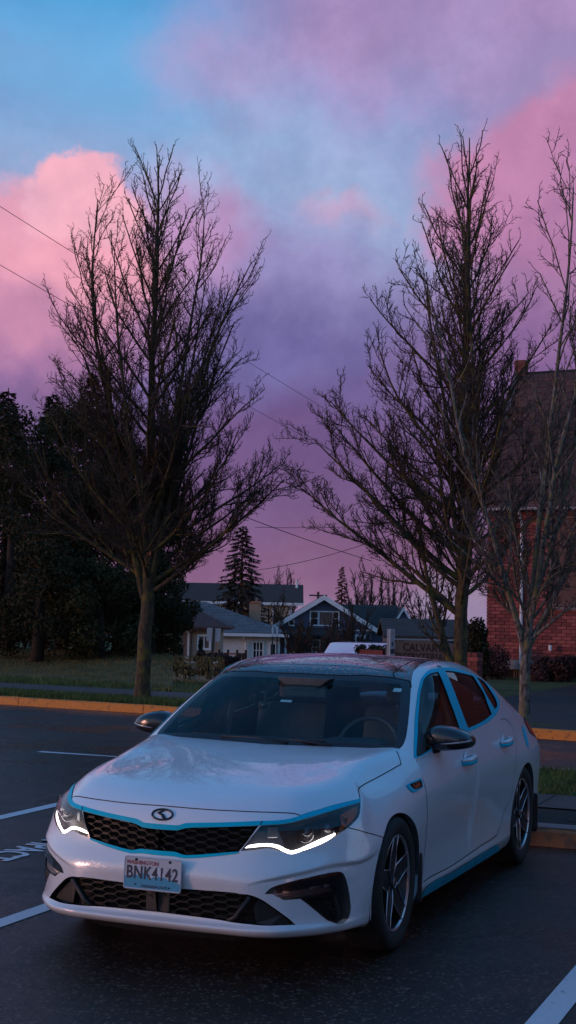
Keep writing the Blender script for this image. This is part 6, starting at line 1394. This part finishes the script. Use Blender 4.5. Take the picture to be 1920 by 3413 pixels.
while zz<ZE-.05:
    x=.1015 if row%2==0 else .0483; first=True
    while x<LEN:
        half=(row%2==1 and first); first=False
        L_=.0965 if half else .203
        if not any(a-.07<x+L_/2 and x-L_/2<c+.07 and wz0-.12<zz<wz1+.1 for a,c in wins): cand.append((x,zz,half))
        x+= .0483+.010+.1015 if half else .213
    zz+=.0748; row+=1
vis=[c for c in cand if c[0]<1.75]; vis=vis[:300]; vs_set=set(vis); jb=[MB(),MB(),MB()]
for x,zz,half in cand:
    if (x,zz,half) in vs_set: brick(ch,random.choice(BH if half else BM),(x,.035+random.uniform(-.002,.002),zz))
    else: random.choice(jb).box((x,.035+random.uniform(-.002,.002),zz),(.0965 if half else .203,.05,.064))
V=[];F=[];MI=[]
for k,b in enumerate(jb):
    n=len(V); V+=b.v; F+=[tuple(i+n for i in f) for f in b.f]; MI+=[k]*len(b.f)
o=mesh_obj('brick_courses',V,F,None,ch); [o.data.materials.append(m) for m in BRK]; o.data.polygons.foreach_set('material_index',MI); tag(o,kind='stuff')
MB().box2((-.04,-.06,ZB-.17),(LEN,.3,ZB+.035)).build('concrete_band',CONC,ch)
SKM=mat('skirt_board',(.14,.10,.07),.85,var=.3,vs_=6)
MB().box2((0.,.10,-.3),(LEN,.3,ZB-.17)).build('foundation',mat('dark_void',(.01,.008,.008),.95),ch)
x=.62
while x<5.: MB().box2((x,.05,-.1),(x+.028,.08,ZB-.18)).build('skirt_slat',SKM,ch); x+=.052
WFR=mat('window_frame_dull',(.16,.12,.12),.8,var=.2,vs_=5)
for a,c in wins:
    b=MB(); fr=.03
    for p,q in(((a-fr,wz0-fr),(c+fr,wz0)),((a-fr,wz1),(c+fr,wz1+fr)),((a-fr,wz0),(a,wz1)),((c,wz0),(c+fr,wz1))): b.box2((p[0],.0,p[1]),(q[0],.09,q[1]))
    f=b.build('window',WFR,ch); nx,nz=4,7
    for i in range(nx):
        for j in range(nz):
            MB().box2((a+(c-a)*i/nx+.006,.068,wz0+(wz1-wz0)*j/nz+.006),(a+(c-a)*(i+1)/nx-.006,.074,wz0+(wz1-wz0)*(j+1)/nz-.006)).build('pane',(GLD,mat('amber_glass',(.22,.13,.07),.25,coat=.6,var=.3,vs_=5))[(i+j)%3!=0],f)
    MB().box2((a-.08,-.05,wz0-.12),(c+.08,.08,wz0-.05)).build('sill',WFR,f)
# steep roof with real tiles
RB=mat('roof_deck',(.012,.009,.009),.95); sl_=math.atan2(ZR-ZE,rd_); slen=math.hypot(ZR-ZE,rd_)+.25
b=MB(); ov=.22; za=ZE-ov*(ZR-ZE)/rd_
b.add([(-.10,-ov,za),(LEN,-ov,za),(LEN,rd_,ZR),(-.10,rd_,ZR),(-.10,2*rd_+ov,za),(LEN,2*rd_+ov,za)],[(0,1,2,3),(3,2,5,4)]); b.build('roof',RB,ch,recalc=False); rfo=ch.children[-1]
TLM=[mat('roof_tile_%d'%i,c,.8,var=.25,vs_=9,bump=.3,bs=40) for i,c in enumerate(((.085,.036,.028),(.105,.044,.032),(.066,.029,.024)))]
def tile_mesh(m): b=MB(); b.box((0,0,0),(.268,.26,.022)); o=b.build('tile_source',m,None,bevel=.004); me=o.data; bpy.data.objects.remove(o); return me
TMS=[tile_mesh(m) for m in TLM]; nrow=int(slen/.205); tb=[MB(),MB(),MB()]; cnt=0; q=Matrix.Rotation(sl_,3,'X')
for r_i in range(nrow):
    for k in range(int(LEN/.27)):
        x=.04+.27*k+(.135 if r_i%2 else 0); along_=.10+.205*r_i
        p=Vector((x,-ov,za))+q@Vector((0,along_,.03+random.uniform(0,.004)))
        if x<2.4 and cnt<300:
            o=bpy.data.objects.new('roof_tile',random.choice(TMS)); o.location=p; o.rotation_euler=(sl_-.05,0,random.uniform(-.012,.012)); link(o,ch); cnt+=1
        else: random.choice(tb).box(p,(.268,.26,.022),rx=sl_-.05)
V=[];F=[];MI=[]
for k,b in enumerate(tb):
    n=len(V); V+=b.v; F+=[tuple(i+n for i in f) for f in b.f]; MI+=[k]*len(b.f)
o=mesh_obj('tile_courses',V,F,None,ch); [o.data.materials.append(m) for m in TLM]; o.data.polygons.foreach_set('material_index',MI); tag(o,kind='stuff')
b=MB(); b.tube([(-.16,-ov,za+.02),(-.16,rd_,ZR+.03)],.085,4); b.build('verge_board',mat('verge_pale',(.36,.19,.17),.8,var=.2,vs_=4),ch)
MB().box2((-.2,-ov-.08,za-.03),(LEN,-ov-.0,za+.025)).build('gutter',mat('gutter_grey',(.30,.28,.29),.6,var=.3,vs_=4),ch)
xd=(base_at(1732,10.8,.28)-cho).dot(ST)
MB().tube([(xd,-ov-.04,za-.04),(xd,-.04,za-.35),(xd,-.04,ZB-.05)],.036,8).build('downspout',TRIMW,ch)
MB().box2((-.20,rd_-.10,ZR-.1),(.06,rd_+.12,ZR+.28)).build('ridge_chimney',mat('chimney_dull',(.16,.05,.04),.9,var=.3,vs_=12,bump=.4,bs=40),ch)
xl=(base_at(1835,10.8,.28)-cho).dot(ST); zl=1.73-.28-K(2153-2036,dep)
MB().tube([(xl,-.13,zl-.07),(xl,-.13,zl+.05)],[.035,.04],10).build('wall_lamp',TRIMW,ch); MB().tube([(xl,.02,zl+.07),(xl,-.08,zl+.09),(xl,-.13,zl+.05)],.012,6).build('lamp_bracket',METP,ch)
# taller unseen nave, added so the side windows reflect dark brick
b=MB(); b.box2((8.5,-.9,-.3),(23,12,8.2)); b.build('added_nave_wall',mat('nave_brick',rough=.9,fn=brick_fn((.22,.052,.046),(.29,.07,.06),(.11,.08,.07),1)),ch)
gable_roof(ch,8.5,23,-.9,12,8.2,15.,mat('added_nave_roof',rough=.85,fn=shingle_fn((.070,.034,.030),(.090,.042,.034))),.3,name='added_nave_roof')
# shrubs against the church
for i,(px,h_,rad,lb) in enumerate(((1640,.75,.5,'russet shrub at the left corner of the church'),(1790,.55,.42,'russet shrub under the church downspout'),(1880,.6,.45,'russet shrub under the church window at the right edge'))):
    p=base_at(px,10.2,.26); root=empty('hedge_shrub',tuple(p),0,lb,'shrub'); MB().tube([(0,0,-.05),(0,0,h_*.6)],.03,6).build('stem',BKD,root)
    leaf_cloud('foliage',[(gl.uniform(-.5,.5)*rad,gl.uniform(-.3,.3)*rad,h_*gl.uniform(.2,.7),rad*.5,rad*.4,h_*.32) for _ in range(9)],4200,.03,SHB,root,120+i)
p=base_at(1590,6.5,.2); evergreen_s=empty('dark_shrub',tuple(p),0,'dark upright shrub behind the brick pier','shrub'); MB().tube([(0,0,-.05),(0,0,.9)],.03,6).build('stem',BKD,evergreen_s); leaf_cloud('foliage',[(gl.uniform(-.12,.12),gl.uniform(-.12,.12),gl.uniform(.2,1.3),.2,.2,.3) for _ in range(12)],4000,.04,EV1,evergreen_s,130)
# plant in the bark bed
pb=empty('strappy_plant',(1.32,4.15,.112),0,'strappy dark plant in the bark bed behind the parking kerb','plant'); V=[];F=[]
for i in range(26):
    a=gl.uniform(0,6.28); l=gl.uniform(.15,.32); w_=gl.uniform(.012,.022); pts_=[]
    for t in np.linspace(0,1,5): pts_.append(((l*t)*math.cos(a),(l*t)*math.sin(a),l*1.0*t-l*.95*t*t))
    n=len(V); 
    for k,p in enumerate(pts_): ww=w_*(1-.85*k/4); V+=[(p[0]-math.sin(a)*ww,p[1]+math.cos(a)*ww,p[2]),(p[0]+math.sin(a)*ww,p[1]-math.cos(a)*ww,p[2]+.004)]
    b=[(n+2*k,n+2*k+1,n+2*k+3,n+2*k+2) for k in range(4)]; mesh_obj('leaf',V[n:],[tuple(i_-n for i_ in f) for f in b],mat('plant_leaf',(.03,.034,.016),.6,var=.4,vs_=9),pb,smooth=True)
# ---- white car and planter beyond the roof
D=34; v=at(1236,2010,D); wc=empty('parked_car',(v.x,v.y,.0),_yaw+R(75),'white car beyond the silver sedan roof, only its roof showing','car'); wc['label']='distant white parked car with only its roof showing over the near car'
zt=1.73-K(2142-2026,D)
prof=[(-2.1,.28),(2.1,.28),(2.15,.55),(2.0,zt*.66),(1.2,zt*.70),(.72,zt),(-.8,zt),(-1.5,zt*.72),(-2.1,zt*.66),(-2.18,.5)]
b=MB(); b.prism(prof,'y',-.8,.8); smooth_by_angle(b.build('body',mat('far_white_paint',(.75,.75,.78),.3,coat=1.),wc,bevel=.07),30)
for y in(-.805,.805):
    b=MB(); b.prism([(1.0,zt*.72),(.66,zt*.95),(-.72,zt*.95),(-1.25,zt*.74)],'y',y-.004,y+.004); b.build('side_window',GLD,wc)
for x in(-1.3,1.3):
    for y in(-.72,.72): b=MB(); b.lathe([(.0,.1),(.2,.1),(.3,.08),(.31,-.08),(.2,-.1)],20); q=Matrix.Rotation(PI/2,3,'Z'); b.v=[tuple(q@Vector(t)) for t in b.v]; b.build('wheel',RUB,wc,loc=(x,y,.31))
v=at(1250,2010,25.); pz=.15; pln=empty('brick_planter',(v.x,v.y,pz),SRZ,'low red planter with leafy plants in front of the white car','planter'); hp2=1.73-pz-K(2166-2027,25.)
for i,(a,c) in enumerate((((-.22,-.13,0),(.22,-.10,hp2)),((-.22,.10,0),(.22,.13,hp2)),((-.22,-.10,0),(-.19,.10,hp2)),((.19,-.10,0),(.22,.10,hp2)))): MB().box2(a,c).build('planter_wall',BR,pln)
MB().box2((-.19,-.1,0),(.19,.1,hp2-.05)).build('soil',BARK,pln)
pf=empty('planter_foliage',(v.x,v.y,pz+hp2-.05),SRZ,'leafy plants growing in the low red planter','plant'); leaf_cloud('foliage',[(gl.uniform(-.3,.25),0,.05,.10,.10,.09) for _ in range(7)],900,.03,SHR,pf,140); MB().tube([(0,0,-.02),(0,0,.08)],.01,5).build('stem',BKD,pf)
# ---- wires and a far utility pole
WIR=mat('wire',(.01,.008,.012),.7)
def wire(a,b_,r_,label,sag=.3):
    a=Vector(a); b_=Vector(b_); pts=[a+(b_-a)*t-Vector((0,0,sag*4*t*(1-t))) for t in np.linspace(0,1,24)]; mb=MB(); mb.tube([p-a for p in pts],r_,5,cap=False); o=mb.build('overhead_wire',WIR,None,loc=tuple(a)); return tag(o,label,'wire','overhead wires')
wire(at(-420,420,30),at(1420,1560,78),.008,'upper of the two overhead wires slanting across the sky',.15); wire(at(-420,640,30),at(1400,1660,80),.008,'lower of the two overhead wires slanting across the sky',.15)
wire(at(420,1560,60),at(1240,1870,95),.022,'thick overhead wire dropping behind the spruce towards the blue house',.2); wire(at(820,1905,70),at(1500,1700,60),.014,'thin overhead wire sloping up to the right above the far houses',.4); wire(at(850,1757,75),at(1500,1730,85),.013,'faint level overhead wire above the spruce',.2)
v=at(1060,2010,135); up=empty('utility_pole',(v.x,v.y,-2.),_yaw,'far wooden utility pole with a crossarm above the blue house','pole'); ph=1.73+2-K(1972-2022,135)
MB().tube([(0,0,-.3),(0,0,ph)],[.16,.12],8).build('pole',METP,up); MB().box((0,-.1,ph-.35),(1.7,.12,.14)).build('crossarm',METP,up)

# ---- unseen brick hall right of the lot, added to shade the car's side
hall=empty('added_brick_hall',(10.,-10.,0),0,'long brick hall along the right side of the lot, outside the picture','building')
HB=mat('hall_brick',rough=.9,fn=brick_fn((.20,.045,.035),(.26,.06,.045),(.10,.07,.06),1))
b=MB(); b.box2((0,0,-.1),(11,13,6.2)); b.build('wall',HB,hall)
b=MB(); b.box2((-.15,-.15,6.2),(11.15,13.15,6.55)); b.build('parapet',CONC,hall)
for k in range(4):
    for z0 in(.9,3.7):
        y0=1.3+3.*k; f=MB().box2((-.05,y0-.08,z0-.08),(.02,y0+1.28,z0+1.68)).build('window',TRIMW,hall)
        for j in range(2): MB().box2((-.07,y0+.62*j,z0),(-.052,y0+.62*j+.58,z0+1.6)).build('pane',GLD,f)
